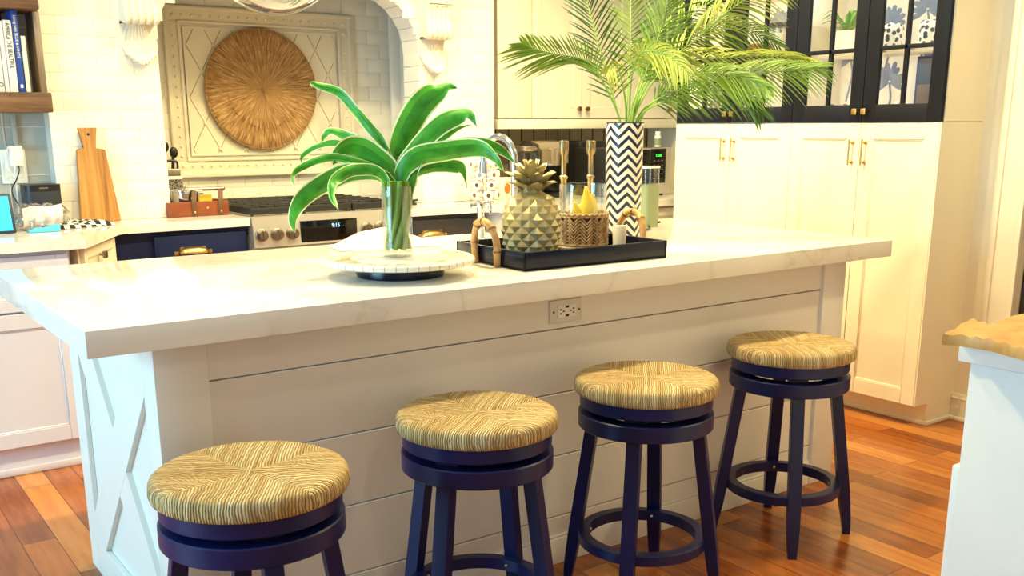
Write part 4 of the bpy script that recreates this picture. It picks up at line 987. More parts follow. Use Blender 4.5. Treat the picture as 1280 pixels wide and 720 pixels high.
# lazy susan
sx_, sy_ = 0.94, 0.315
t = thing('lazy_susan', 'round pale mosaic lazy susan on a dark base under the leafy vase', 'lazy susan', (sx_, sy_, TOP+0.0005))
MB().lathe([(0, 0), (0.124, 0), (0.126, 0.004), (0.126, 0.030), (0.122, 0.0345), (0, 0.0345)], seg=64).build('base', 'tray', t)
SZ = 0.054
mb = MB().lathe([(0, 0.035), (0.205, 0.035), (0.213, 0.038), (0.215, 0.043), (0.214, 0.049), (0.209, 0.053), (0.196, SZ), (0.192, SZ-0.003), (0.14, SZ-0.003), (0.136, SZ), (0, SZ)], seg=88)
mb.build('turntable', 'mosaic', t)
# glass vase and striped plant
vx, vy = 0.938, 0.322; VZ = TOP+SZ+0.002
dv = depth((vx, vy, 1.05)); 
t = thing('glass_vase', 'clear glass cylinder vase holding cream edged leaves on the lazy susan', 'vase', (vx, vy, VZ)); VR, VH = 0.043, at(497, 232, 1, vy).z-VZ
MB().lathe([(0, 0), (VR-0.002, 0), (VR, 0.003), (VR, VH-0.001), (VR-0.001, VH), (VR-0.003, VH), (VR-0.0035, VH-0.002), (VR-0.0035, 0.012), (0, 0.012)], seg=40).build('vase_body', 'glass', t)
pl = thing('leaf_bouquet', 'big green leaves with cream margins arching from the glass vase', 'plant', (vx, vy, VZ+0.02))
def leaf(path_px, wpx, doff, m, fold=0.25, base=(497, 232), wave=0.6, twist=0.0, seed=0):
    rnd = random.Random(seed); pts = []
    n0 = len(path_px)
    for i, (x, y) in enumerate(path_px):
        u = i/(n0-1); pts.append(at(x, y, 1, vy+0.012*cos(seed*1.7)) if i == 0 else atd(x, y, dv+doff*u))
    C_ = bez(pts, 40); n = len(C_); mb = MB(); rows = []
    for i, c in enumerate(C_):
        u = i/(n-1); d = (C_[min(i+1, n-1)]-C_[max(i-1, 0)]).normalized()
        view = (c-CP).normalized(); side = d.cross(view).normalized(); nor = side.cross(d).normalized()
        tw_ = twist+0.42*sin(4.2*u+seed*1.3); ca, sa = cos(tw_), sin(tw_); sd = side*ca+nor*sa; nn = nor*ca-side*sa
        wdt = wpx/FPX*dv*(0.16*(1-u)+0.95*(sin(pi*min(1, 0.03+0.97*u)**0.95))**0.95)*0.5
        wdt = max(wdt, 0.0008)
        row = []
        for s_ in (-1, -0.86, -0.42, 0, 0.42, 0.86, 1):
            wv = wave*0.011*sin(8*u*2+seed+(0 if s_ > 0 else 2))*abs(s_)**2*min(1, wpx/18)
            row.append(c+sd*(s_*wdt)+nn*(fold*abs(s_)*wdt+wv))
        rows.append(row)
    mb.grid(rows, mis=[1, 0, 2, 2, 0, 1])
    return mb.build('leaf', [m, 'leafed', 'leafmid'], pl, True, False, 180)
LV = [([(497, 300), (495, 225), (478, 180), (462, 161), (443, 138), (424, 116), (401, 108), (390, 104), (391, 109)], 13, -0.02, 'leafy'),
      ([(494, 300), (490, 212), (465, 184), (437, 172), (414, 163), (405, 170), (403, 179)], 13, 0.10, 'leafy'),
      ([(494, 290), (488, 214), (430, 181), (398, 182), (379, 194), (376, 205)], 9, 0.06, 'leafdk'),
      ([(493, 290), (486, 221), (430, 198), (398, 200), (373, 212), (366, 221), (368, 231)], 10, -0.10, 'leafy'),
      ([(495, 300), (490, 226), (465, 198), (440, 187), (424, 194), (416, 206)], 36, -0.04, 'leafy'),
      ([(493, 305), (486, 229), (443, 216), (408, 229), (379, 248), (366, 272), (367, 290)], 25, -0.12, 'leafdk'),
      ([(492, 300), (481, 224), (446, 212), (420, 224), (414, 244), (423, 262)], 15, -0.16, 'leafy'),
      ([(495, 300), (492, 228), (481, 208), (458, 183)], 22, 0.06, 'leafdk'),
      ([(497, 305), (495, 228), (501, 183), (520, 141), (536, 121), (548, 114), (560, 108), (571, 110)], 33, 0.02, 'leafy'),
      ([(498, 305), (497, 228), (520, 186), (551, 155), (577, 143), (588, 144), (596, 158)], 25, -0.03, 'leafdk'),
      ([(499, 300), (505, 215), (530, 185), (558, 166), (590, 156)], 22, 0.08, 'leafy'),
      ([(499, 305), (498, 230), (518, 198), (556, 190), (598, 186), (617, 197), (629, 214)], 26, -0.08, 'leafy'),
      ([(500, 300), (505, 222), (551, 190), (600, 181), (628, 189), (648, 208)], 19, 0.03, 'leafdk'),
      ([(501, 300), (506, 230), (539, 207), (570, 208), (580, 214), (583, 235)], 19, 0.10, 'leafy'),
      ([(500, 310), (503, 260), (512, 222), (530, 196)], 22, -0.02, 'leafdk')]
for i, (pp, w_, do, m) in enumerate(LV): leaf(pp, w_, do, m, seed=i)
mb = MB()
for k in range(15):
    a = 2*pi*k/15*2+0.2; r0 = 0.016 if k < 7 else 0.032; mb.tube(bez([(r0*cos(a), r0*sin(a), 0.0), (0.8*r0*cos(a+1), 0.8*r0*sin(a+1), 0.09), (1.1*r0*cos(a+1.4), 1.0*r0*sin(a+1.4), 0.19)], 10), 0.0072, 7)
mb.build('stems', 'stem', pl)

# tray
TX0, TX1, TY0, TY1 = 1.268, 1.826, 0.142, 0.53
tr = thing('serving_tray', 'black navy rectangular tray with bamboo handles on the island', 'tray', ((TX0+TX1)/2, (TY0+TY1)/2, TOP+0.0005), -0.03)
hx, hy = (TX1-TX0)/2, (TY1-TY0)/2
MB().box(-hx, hx, -hy, hy, 0, 0.010, 0.002).box(-hx, hx, -hy, -hy+0.012, 0.0, 0.055, 0.002).box(-hx, hx, hy-0.012, hy, 0, 0.055, 0.002).box(-hx, -hx+0.012, -hy, hy, 0, 0.055, 0.002).box(hx-0.012, hx, -hy, hy, 0, 0.055, 0.002).build('tray_body', 'tray', tr)
for sx in (-1, 1):
    h_ = MB(); P = bez([(sx*(hx+0.010), -0.062, 0.004), (sx*(hx+0.012), -0.062, 0.075), (sx*(hx+0.018), -0.035, 0.122), (sx*(hx+0.02), 0, 0.133), (sx*(hx+0.018), 0.035, 0.122), (sx*(hx+0.012), 0.062, 0.075), (sx*(hx+0.010), 0.062, 0.004)], 42)
    h_.tube(P, [0.0112+(0.0026 if k % 8 == 4 else 0) for k in range(len(P))], 10); 
    for k in range(4, len(P)-1, 8): h_.tube([P[k]-(P[k+1]-P[k]).normalized()*0.0022, P[k]+(P[k+1]-P[k]).normalized()*0.0022], 0.0145, 10, mi=1)
    h_.build('bamboo_handle', ['tan', 'bronze'], tr)
TZ = TOP+0.0115
# pineapple
q = place(664, 0.345); t = thing('pineapple_ornament', 'champagne gold faceted pineapple ornament on the tray', 'ornament', (q.x, 0.345, TZ))
Hb = at(664, 239, 1, 0.345).z-TZ; NR, NA = 10, 11
def prad(u): return 0.086*(max(0.0, 1-abs((u-0.45)/0.60)**2.6))**0.5
mb = MB(); ringv = []
for i in range(NR+1):
    u = i/NR; z = Hb*u; r_ = max(prad(u), 0.035) if i in (0, NR) else prad(u); r_ = 0.052 if i == 0 else (0.03 if i == NR else r_)
    ringv.append([mb.bm.verts.new((r_*cos(2*pi*(k+0.5*(i % 2))/NA), r_*sin(2*pi*(k+0.5*(i % 2))/NA), z)) for k in range(NA)])
for i in range(0, NR+1):
    for k in range(NA):
        ang = 2*pi*(k+0.5*((i+1) % 2))/NA
        # left / right on ring i
        if i % 2 == 0: l_, r_ = ringv[i][k], ringv[i][(k+1) % NA]; kk = k
        else: l_, r_ = ringv[i][k-1], ringv[i][k]; kk = k; ang = 2*pi*k/NA
        tp = ringv[i+1][kk] if i < NR else None; bt = ringv[i-1][kk] if i > 0 else None
        rc = (l_.co+r_.co)/2; r0 = sqrt(rc.x**2+rc.y**2)+0.014*(0.5 if i in (0, NR) else 1)
        ap = mb.bm.verts.new((r0*cos(ang), r0*sin(ang), rc.z))
        if tp: mb.bm.faces.new([l_, ap, tp]); mb.bm.faces.new([ap, r_, tp])
        if bt: mb.bm.faces.new([l_, bt, ap]); mb.bm.faces.new([bt, r_, ap])
        if not bt: mb.bm.faces.new([l_, r_, ap])
        if not tp: mb.bm.faces.new([l_, ap, r_])
mb.bm.faces.new(ringv[0][::-1]); mb.bm.faces.new(ringv[-1])
mb.build('fruit_body', 'pine', t)
mb = MB().lathe([(0, Hb-0.005), (0.034, Hb-0.003), (0.03, Hb+0.014), (0.022, Hb+0.05), (0, Hb+0.075)], seg=20)
for (n_, r0, z0, l_, out, w_) in ((7, 0.022, Hb+0.000, 0.052, 0.95, 0.024), (7, 0.022, Hb+0.010, 0.070, 0.66, 0.026), (6, 0.016, Hb+0.036, 0.060, 0.46, 0.021), (4, 0.007, Hb+0.060, 0.042, 0.28, 0.014)):
    for k in range(n_):
        a = 2*pi*(k+0.5*(r0 < 0.025))/n_+0.3; d = Vector((cos(a), sin(a), 0)); s_ = Vector((-sin(a), cos(a), 0)); rows = []
        for q_ in range(8):
            u = q_/7; c = d*(r0+l_*out*u*(0.6+0.6*u))+Vector((0, 0, z0+l_*u*(1.05-0.30*u*out*1.6))); wv = w_*max(0.02, 1-abs((u-0.38)/0.62)**2.2)
            nrm = (d*0.9-Vector((0, 0, 0.3))).normalized()
            rows.append([c+s_*wv*v-nrm*(0.007*(abs(v)**2))*(-1)+nrm*0.0 - d*0.006*abs(v)**2*0 for v in (-1, -.5, 0, .5, 1)])
        mb.grid(rows); mb.grid([[p_-d*0.006 for p_ in r] for r in rows])
mb.build('crown', 'pine', t, fix=False)
# wicker hurricane
q = place(728.5, 0.44); t = thing('hurricane_vase', 'clear glass hurricane with a woven wicker sleeve on the tray', 'vase', (q.x, 0.44, TZ)); HR = 0.080
Hh = at(729, 230, 1, 0.44).z-TZ; Hw = at(729, 265, 1, 0.44).z-TZ
MB().lathe([(0, 0.002), (HR-0.004, 0.002), (HR-0.001, 0.005), (HR-0.001, Hh-0.001), (HR-0.004, Hh), (HR-0.004, 0.012), (0, 0.012)], seg=48).build('glass_cylinder', 'glass', t)
mb = MB(); nc = 24
for k in range(nc):
    a0 = 2*pi*k/nc; a1 = 2*pi*(k+1)/nc; up_ = 1 if k % 2 == 0 else -1; nrow = 8
    for j in range(nrow):
        zc = 0.012+(Hw-0.028)*(j+0.5)/nrow; pts_ = []
        for u in (0, 0.5, 1):
            a = a0+(a1-a0)*u; rr = HR+0.0035+0.002*sin(pi*u); pts_.append((rr*cos(a), rr*sin(a), zc+up_*(u-0.5)*0.026))
        mb.tube(pts_, [0.0030, 0.0040, 0.0030], 5)
for z, rr in ((0.006, 0.006), (0.016, 0.0045)): mb.tube([((HR+0.004)*cos(2*pi*k/40), (HR+0.004)*sin(2*pi*k/40), z) for k in range(40)], rr, 6, closed=True)
for ph in (0, pi): mb.tube([((HR+0.005)*cos(2*pi*k/84), (HR+0.005)*sin(2*pi*k/84), Hw-0.008+0.006*sin(2*pi*14*k/84+ph)) for k in range(84)], 0.0042, 6, closed=True)
mb.build('wicker_sleeve', 'wicker', t)
MB().lathe([(HR+0.0003, 0.004), (HR+0.0012, 0.004), (HR+0.0012, Hw-0.012), (HR+0.0003, Hw-0.012), (HR+0.0003, 0.004)], seg=40).build('gap_shade_liner', 'leather', t)  # dark liner added to put shade into the gaps between the strands
o = thing('seashell', 'yellow striped shells inside the glass hurricane', 'shell', (q.x, 0.44, TZ+0.014))
mb = MB()
for (dx, dy, s_, rz_) in ((0.0, 0.0, 1.0, 0.3), (0.030, 0.008, 0.85, -0.3), (-0.026, 0.012, 0.7, 0.9)):
    mb.tube([Vector((dx+0.02*sin(rz_+u*2.2)*s_, dy, 0.02+(Hw+0.05)*u*s_)) for u in [k/12 for k in range(13)]], [0.004+0.024*sin(pi*(k/12)**0.8)*s_+0.001 for k in range(13)], 12)
mb.build('shell_body', 'yellow', o); 
# candlesticks behind the tray
def candlestick(px, label, y=0.63):
    q_ = place(px, y, 220); t = thing('candlestick', label, 'candlestick', (q_.x, y, TOP+0.0005), 0, 'champagne candlesticks behind the tray'); H = at(px, 176, 1, y).z-TOP
    P = [(0, 0), (0.045, 0), (0.047, 0.004), (0.045, 0.010), (0.016, 0.018), (0.009, 0.03), (0.010, 0.09), (0.013, 0.118), (0.0165, 0.121), (0.0165, 0.126), (0.012, 0.128), (0.009, 0.16), (0.0125, H-0.125), (0.019, H-0.122), (0.0205, H-0.116), (0.019, H-0.111), (0.0105, H-0.107), (0.0095, H-0.08), (0.0125, H-0.045), (0.018, H-0.040), (0.0195, H-0.034), (0.0200, H-0.002), (0.0190, H), (0.014, H), (0.013, H-0.025), (0, H-0.025)]
    P = [(0, 0), (0.045, 0), (0.047, 0.004), (0.045, 0.010), (0.016, 0.018), (0.008, 0.03), (0.009, 0.075), (0.0135, 0.085), (0.0135, 0.091), (0.007, 0.094), (0.0105, H-0.135), (0.0150, H-0.130), (0.0150, H-0.124), (0.0092, H-0.119), (0.0092, H-0.052), (0.0165, H-0.040), (0.0170, H-0.002), (0.0160, H), (0.012, H), (0.011, H-0.025), (0, H-0.025)]
    MB().lathe(P, seg=28).build('stick', 'candle', t); return t
candlestick(704.5, 'champagne metal candlestick between the pineapple and the glass hurricane')
candlestick(738, 'champagne metal candlestick seen through the glass hurricane')
# votive
q = place(775, 0.285); t = thing('votive_candle', 'small ivory votive candle at the right corner of the tray', 'candle', (q.x, 0.285, TZ)); hv = at(775, 282, 1, 0.285).z-TZ
MB().lathe([(0, 0), (0.020, 0), (0.0235, hv-0.002), (0.0225, hv), (0.018, hv-0.004), (0, hv-0.004)], seg=24).build('wax', 'wax', t); MB().tube([(0, 0, hv-0.005), (0.001, 0, hv+0.006)], 0.001, 5).build('wick', 'ink', t)
# chevron vase with palm
cvx, cvy = place(779.5, 0.62, 230).x, 0.62
t = thing('chevron_vase', 'tall navy and white chevron striped cylinder vase', 'vase', (cvx, cvy, TOP+0.0005)); CH = at(780, 154, 1, cvy).z-TOP
MB().lathe([(0, 0), (0.062, 0), (0.065, 0.004), (0.0685, CH-0.008), (0.0680, CH), (0.062, CH), (0.060, CH-0.01), (0.056, 0.01), (0, 0.01)], seg=56).build('vase_body', 'chevron', t)
MB().tube([(0.0655*cos(2*pi*k/48), 0.0655*sin(2*pi*k/48), CH) for k in range(48)], 0.0032, 8, closed=True).build('rim', 'navybook', t)
pm = thing('palm_fronds', 'large feathery green palm fronds in the chevron vase', 'plant', (cvx, cvy, TOP+0.05)); dc_ = depth((cvx, cvy, 1.4))
def frond(path, doff, m, lenL, lenR, angL=0.9, angR=0.9, droop=0.0, n=30, start=0.22, w_=0.0065, seed=0, grav=0.35):
    """path: rachis; leaflets on both sides. lenL/lenR in metres"""
    rnd = random.Random(seed); k0 = len(path)
    base3 = [at(x, y, 1, cvy+0.012*cos(seed*2.1)) for x, y in path[:2]]; d1 = depth(base3[1])
    C_ = bez(base3+[atd(x, y, d1+doff*((i+1)/(k0-2))) for i, (x, y) in enumerate(path[2:])], 48); nn = len(C_); mb = MB()
    mb.tube(C_, [0.0042*(1-0.75*i/(nn-1)) for i in range(nn)], 6, mi=1)
    for i in range(n):
        u = start+(1-start)*(i+0.5)/n; f_ = u*(nn-1); i0 = min(int(f_), nn-2); c = C_[i0].lerp(C_[i0+1], f_-i0)
        d = (C_[min(i0+2, nn-1)]-C_[max(i0-1, 0)]).normalized(); view = (c-CP).normalized(); side = d.cross(view).normalized(); nor = side.cross(d)
        env = (sin(pi*min(1, 0.18+0.80*((i+0.5)/n))))**0.6
        for sg, ln, an in ((-1, lenL, angL), (1, lenR, angR)):
            if ln <= 0: continue
            l_ = ln*env*rnd.uniform(0.88, 1.1); a = an*rnd.uniform(0.88, 1.12)*(1-0.45*(i/n)); dr_ = (d*cos(a)+side*(sg*sin(a))+nor*rnd.uniform(-0.35, 0.15)).normalized(); rows = []
            wd_ = w_*rnd.uniform(0.8, 1.15); wv = dr_.cross(view).normalized()
            wv = (wv*cos(0.5*sg)+view*sin(0.5*sg)).normalized()
            for q_ in range(6):
                v = q_/5; p_ = c+dr_*(l_*v)+Vector((0, 0, -1))*(grav*l_*v*v)
                ww = wd_*(sin(pi*min(1, 0.12+0.88*v)))**0.8*0.5+0.0003
                rows.append([p_-wv*ww, p_+view*ww*0.4, p_+wv*ww])
            mb.grid(rows)
    return mb.build('frond', [m, 'stem'], pm, True, False, 180)
frond([(778, 240), (776, 165), (771, 139), (753, 101), (739, 80), (718, 71), (692, 67), (668, 61), (652, 54)], -0.15, 'palm1', 0.11, 0.20, 1.0, 0.50, n=38, start=0.40, seed=1, grav=0.16)
frond([(780, 240), (777, 165), (770, 134), (756, 83), (741, 31), (730, -10), (716, -50)], 0.05, 'palm2', 0.155, 0.155, 0.95, 0.75, n=34, start=0.36, seed=2, grav=0.12)
frond([(782, 240), (782, 160), (786, 90), (788, 40), (788, -10), (787, -50)], 0.20, 'palm1', 0.14, 0.15, 0.9, 0.95, n=30, start=0.38, seed=3, grav=0.12)
frond([(783, 240), (786, 155), (805, 85), (822, 48), (842, 14), (860, -20)], 0.25, 'palm2', 0.17, 0.17, 0.75, 0.8, n=32, start=0.36, seed=4, grav=0.2)
frond([(784, 240), (790, 155), (828, 86), (872, 48), (905, 18), (945, -8), (985, -25)], 0.05, 'palm3', 0.19, 0.21, 0.7, 0.75, n=36, start=0.34, seed=5, grav=0.45)
frond([(785, 240), (794, 155), (826, 122), (880, 104), (942, 92), (995, 88), (1032, 84)], -0.10, 'palm1', 0.17, 0.17, 0.65, 0.7, n=40, start=0.30, seed=6, grav=0.35)
frond([(784, 240), (792, 150), (815, 98), (855, 76), (910, 72), (970, 70), (1018, 76)], 0.10, 'palm3', 0.15, 0.17, 0.6, 0.65, n=38, start=0.32, seed=7, grav=0.45)
frond([(783, 240), (798, 150), (842, 124), (892, 112), (930, 118), (953, 142)], 0.02, 'palm2', 0.13, 0.14, 0.7, 0.7, n=32, start=0.30, seed=8, grav=0.4)
frond([(781, 240), (786, 150), (790, 95), (802, 66), (832, 68), (862, 92)], -0.22, 'palm3', 0.10, 0.14, 0.8, 0.9, n=30, start=0.45, seed=9, grav=0.6)
frond([(783, 240), (790, 150), (812, 90), (845, 40), (880, 8), (915, -15)], 0.30, 'palm1', 0.17, 0.17, 0.8, 0.8, n=32, start=0.34, seed=10, grav=0.35)
frond([(780, 240), (783, 155), (780, 115), (770, 80), (758, 92)], -0.20, 'palm3', 0.07, 0.09, 0.8, 0.9, n=18, start=0.5, seed=11, grav=0.6)
frond([(784, 240), (792, 150), (806, 105), (838, 62), (880, 40), (930, 38), (975, 58)], 0.12, 'palm2', 0.17, 0.17, 0.75, 0.75, n=36, start=0.34, seed=13, grav=0.35)
frond([(784, 240), (790, 150), (806, 95), (822, 50), (835, 0), (845, -40)], -0.05, 'palm1', 0.16, 0.17, 0.8, 0.75, n=32, start=0.36, seed=14, grav=0.25)
frond([(785, 240), (800, 152), (836, 110), (880, 92), (925, 96), (965, 110)], -0.18, 'palm1', 0.13, 0.14, 0.7, 0.75, n=34, start=0.30, seed=12, grav=0.45)

# faucet, filter tap
fx, fy = place(643, 0.75, 240).x, 0.75
t = thing('faucet', 'chrome gooseneck faucet rising behind the pineapple', 'faucet', (fx, fy, TOP+0.0005)); FH = at(632, 171, 1, 0.83).z-TOP
dirv = Vector((-0.18, 0.98, 0)).normalized()
P = [Vector((0, 0, 0.01)), Vector((0, 0, FH-0.12))]+[dirv*(0.078*(1-cos(a)))+Vector((0, 0, FH-0.078+0.078*sin(a))) for a in [pi*k/12 for k in range(13)]]+[dirv*0.156+Vector((0, 0, FH-0.095))]
MB().tube(bez(P, 60), 0.0125, 14).build('spout', 'chrome', t); MB().lathe([(0, 0), (0.028, 0), (0.028, 0.012), (0.02, 0.02), (0.018, 0.07), (0.014, 0.075), (0, 0.075)], seg=24).build('base', 'chrome', t)
MB().lathe([(0, 0), (0.017, 0), (0.0165, 0.02), (0.0140, 0.042), (0, 0.042)], tuple(dirv*0.156+Vector((0, 0, FH-0.130))), 18).build('spray_head', 'chrome', t)
MB().tube([(0.015, 0.0, 0.05), (0.045, 0, 0.055), (0.09, 0, 0.10)], 0.006, 8).build('lever', 'chrome', t)
tx, ty = place(601, 0.88, 280).x, 0.88
t = thing('soap_dispenser', 'chrome pump dispenser on the island beside the bamboo handle', 'dispenser', (tx, ty, TOP+0.0005)); hh_ = at(601, 253, 1, ty).z-TOP
MB().lathe([(0, 0), (0.024, 0), (0.024, 0.006), (0.0155, 0.014), (0.013, hh_-0.03), (0.018, hh_-0.012), (0.018, hh_-0.004), (0.010, hh_), (0, hh_)], seg=20).build('column', 'chrome', t)
MB().tube(bez([(0, 0, hh_-0.006), (0.03, -0.01, hh_-0.004), (0.036, -0.012, hh_-0.045)], 12), [0.010]*4+[0.008]*6+[0.006]*(len(bez([(0, 0, 0), (1, 0, 0), (1, 1, 1)], 12))-10), 10).tube([(0, 0, hh_-0.008), (-0.035, 0.01, hh_-0.012)], 0.009, 10).build('nozzle', 'chrome', t)
# white folded towel
p = at(440, 300, 2, TOP); mb = MB(); rows = []
for i in range(25):
    u = i/24*2-1; row = []
    for j in range(17):
        v = j/16*2-1; e = max(0, 1-u*u)*max(0, 1-v*v); row.append(Vector((u*0.19, v*0.10, 0.001+0.062*(e**1.3)*(1-0.15*u)+0.003*sin(9*u+4*v)*e)))
    rows.append(row)
mb.grid(rows); mb.grid([[Vector((q_.x, q_.y, 0.0005)) for q_ in r] for r in rows])
o = tag(mb.build('dish_towel', 'chalk', None, False, False), 'white dish towel mounded on the island behind the lazy susan', 'towel'); o.location = (p.x+0.01, 1.0, TOP+0.0005); o.rotation_euler = (0, 0, -0.15)
# sage canister with cord
q = place(809, 0.93, 250); t = thing('water_bottle', 'sage green bottle with a clear top behind the chevron vase', 'bottle', (q.x, 0.93, TOP+0.0005)); hc = at(811, 208, 1, 0.93).z-TOP
MB().prism(rsq(0.042, 0.036, 0.016), 0.0, hc*0.70).build('body', 'sage', t); MB().prism(rsq(0.041, 0.035, 0.016), hc*0.702, hc*0.97).build('clear_top', 'glass', t); MB().prism(rsq(0.043, 0.037, 0.016), hc*0.97, hc).build('lid', 'chalk', t)
MB().tube(bez([Vector((0.035, -0.045, 0.02)), at(812, 281, 2, TOP+0.006)-t.location, at(812, 285, 2, TOP+0.005)-t.location, at(806, 287.5, 2, TOP+0.005)-t.location, at(799, 287.5, 2, TOP+0.005)-t.location], 20), 0.004, 8).build('cord', 'black', t)

# ------------------------------------------------------------------ coffee corner
CC = 0.9205
p = at(690, 220, 1, 2.52); t = thing('coffee_maker', 'silver and black single cup coffee maker in the back corner', 'coffee maker', (p.x, 2.52, CC)); hm = at(690, 176, 1, 2.52).z-CC
MB().box(-0.09, 0.10, 0.0, 0.22, 0, 0.03, 0.008).box(-0.085, 0.095, 0.10, 0.22, 0.03, hm-0.12, 0.01).build('base', 'black', t)
MB().prism([(-0.02, hm-0.13), (-0.02, hm-0.05), (0.02, hm-0.02), (0.10, hm), (0.22, hm-0.01), (0.22, hm-0.13)], -0.085, 0.105, ax=0).build('brew_head', 'nickel', t)
MB().lathe([(0, 0), (0.06, 0), (0.066, 0.05), (0.066, 0.095), (0.06, 0.10), (0, 0.10)], (0.02, 0.03, hm-0.14), 28).build('pod_holder', 'nickel', t)
MB().box(-0.175, -0.09, 0.03, 0.20, 0.02, hm-0.06, 0.012).build('water_tank', 'glass', t); MB().box(-0.18, -0.088, 0.02, 0.21, hm-0.06, hm-0.03, 0.012).build('tank_lid', 'nickel', t)
MB().prism([(0.0, 0.02), (0.0, hm-0.06), (0.06, hm-0.015), (0.15, hm), (0.21, hm-0.03), (0.21, 0.02)], -0.094, -0.088, ax=0).build('side_arch', 'pewter', t)
# pod carousel
p = at(606, 235, 1, 2.47); t = thing('pod_carousel', 'chrome wire carousel filled with coffee pods', 'carousel', (p.x, 2.47, CC))
hc = at(606, 206, 1, 2.47).z-CC
mb = MB().tube([(0.012, 0, 0.004), (0.012, 0, hc)], 0.003, 6).tube([(-0.012, 0, 0.004), (-0.012, 0, hc)], 0.003, 6)
mb.tube([(0.05*cos(2*pi*k/32), 0.05*sin(2*pi*k/32), 0.004) for k in range(32)], 0.0035, 6, closed=True).tube([(-0.05, 0, 0.004), (0.05, 0, 0.004)], 0.003, 6)
tiers = (0.045, 0.10, 0.155, 0.21)
for z in tiers:
    mb.tube([(0.026*cos(2*pi*k/24), 0.026*sin(2*pi*k/24), z) for k in range(24)], 0.002, 6, closed=True)
    for k in range(6):
        a = 2*pi*k/6+z*4; c = Vector((cos(a)*0.058, sin(a)*0.058, z)); mb.tube([c+Vector((-sin(a)*0.025*cos(b), cos(a)*0.025*cos(b), 0.025*sin(b))) for b in [2*pi*q_/16 for q_ in range(16)]], 0.0016, 5, closed=True)
mb.build('wire_frame', 'chrome', t)
pod0 = None
for zi, z in enumerate(tiers):
    for k in range(6):
        a = 2*pi*k/6+z*4; R_ = Matrix.Rotation(a, 3, 'Z') @ Matrix.Rotation(pi/2, 3, 'Y')
        if pod0 is None:
            pod0 = MB().lathe([(0, -0.02), (0.017, -0.02), (0.0225, 0.018), (0.0255, 0.019), (0.0255, 0.022), (0, 0.0225)], seg=16).lathe([(0, 0.0228), (0.012, 0.0228), (0.012, 0.0236), (0, 0.0236)], (0, 0, 0), 12, mi=1).build('coffee_pod', ['chalk', 'bronze']); o = pod0
        else: o = pod0.copy(); sc.collection.objects.link(o)
        tag(o, 'white coffee pod held in the chrome carousel', 'coffee pod', 'pods in the chrome carousel'); o.location = Vector((p.x, 2.47, CC+z))+Vector((cos(a)*0.058, sin(a)*0.058, 0)); o.rotation_euler = R_.to_euler()
p = at(632, 235, 1, 2.60); t = thing('tea_box', 'small white box with an orange print beside the pod carousel', 'box', (p.x, 2.60, CC)); hb2 = at(632, 222, 1, 2.60).z-CC
MB().box(-0.05, 0.05, 0, 0.06, 0, hb2, 0.003).build('carton', 'creambook', t); MB().ball((0.012, -0.001, hb2*0.5), 0.028, 12, (0.8, 0.05, 1.1)).build('print', 'orange', t)
o = tag(MB().lathe([(0, 0), (0.022, 0), (0.024, 0.006), (0.012, 0.012), (0.010, 0.02), (0.016, 0.026), (0, 0.03)], seg=16).tube([(0, 0, 0.02), (0.03, 0, 0.026)], 0.006, 8).build('stopper', 'iron'), 'tiny dark metal knob object on the counter right of the range', 'stopper'); p = at(516, 256, 2, CC); o.location = p
# outlet and plug on the nook wall
p = at(710, 203, 1, 3.026); t = thing('wall_outlet', 'beige wall outlet with a black plug behind the candlesticks', 'outlet', p)
MB().box(-0.04, 0.04, -0.006, 0, -0.06, 0.06, 0.003).build('plate', 'taupe', t)
MB().ball((0.0, -0.03, 0.0), 0.024, 12, (1.2, 1, 0.9)).tube(bez([(0.01, -0.035, 0), (0.05, -0.04, -0.03), (0.065, -0.04, -0.10), (0.03, -0.05, -0.2)], 16), 0.006, 8).tube(bez([(-0.01, -0.03, 0.05), (0.04, -0.035, 0.055), (0.07, -0.04, -0.02), (0.10, -0.05, -0.16)], 16), 0.006, 8).build('plug_and_cord', 'black', t)
# toaster oven / fryer
p = at(752, 240, 1, 2.62); t = thing('toaster_oven', 'black toaster oven behind the candlestick', 'toaster oven', (p.x, 2.62, CC)); h_ = at(750, 176, 1, 2.62).z-CC
MB().box(-0.18, 0.06, 0, 0.28, 0.015, h_, 0.02).box(-0.16, -0.14, 0.02, 0.06, 0, 0.016).box(0.02, 0.04, 0.02, 0.06, 0, 0.016).build('body', 'black', t); MB().box(-0.16, 0.02, -0.006, 0.004, 0.05, h_-0.08, 0.004).build('glass_door', 'blackglass', t)
MB().tube([(-0.15, -0.03, h_-0.055), (0.01, -0.03, h_-0.055)], 0.008, 8).tube([(-0.15, 0, h_-0.055), (-0.15, -0.03, h_-0.055)], 0.006, 8).tube([(0.01, 0, h_-0.055), (0.01, -0.03, h_-0.055)], 0.006, 8).build('handle', 'nickel', t)
# microwave
q1 = at(837, 244, 1, 2.29); hmw = at(830, 184.5, 1, 2.29).z
t = thing('microwave', 'stainless and black microwave with green clock', 'microwave', (q1.x-0.46, 2.29, CC)); h_ = hmw-CC
MB().box(0, 0.46, 0.012, 0.36, 0.012, h_, 0.006).box(0.03, 0.06, 0.03, 0.06, 0, 0.013).box(0.40, 0.43, 0.03, 0.06, 0, 0.013).box(0.03, 0.06, 0.31, 0.34, 0, 0.013).box(0.40, 0.43, 0.31, 0.34, 0, 0.013).build('case', 'iron', t)
MB().box(0, 0.46, 0, 0.014, 0.012, h_, 0.003).build('front_frame', 'steel', t)
pn = MB().box(0.29, 0.415, -0.004, 0.004, 0.075, h_-0.006, 0.002).build('keypad', 'blackglass', t); MB().box(0.02, 0.285, -0.004, 0.004, 0.04, h_-0.01, 0.002).build('door_glass', 'blackglass', t)
text('clock', '12:00', 0.022, 'clockg', pn, (0.328, -0.0055, h_-0.045), (pi/2, 0, 0))
mb = MB()
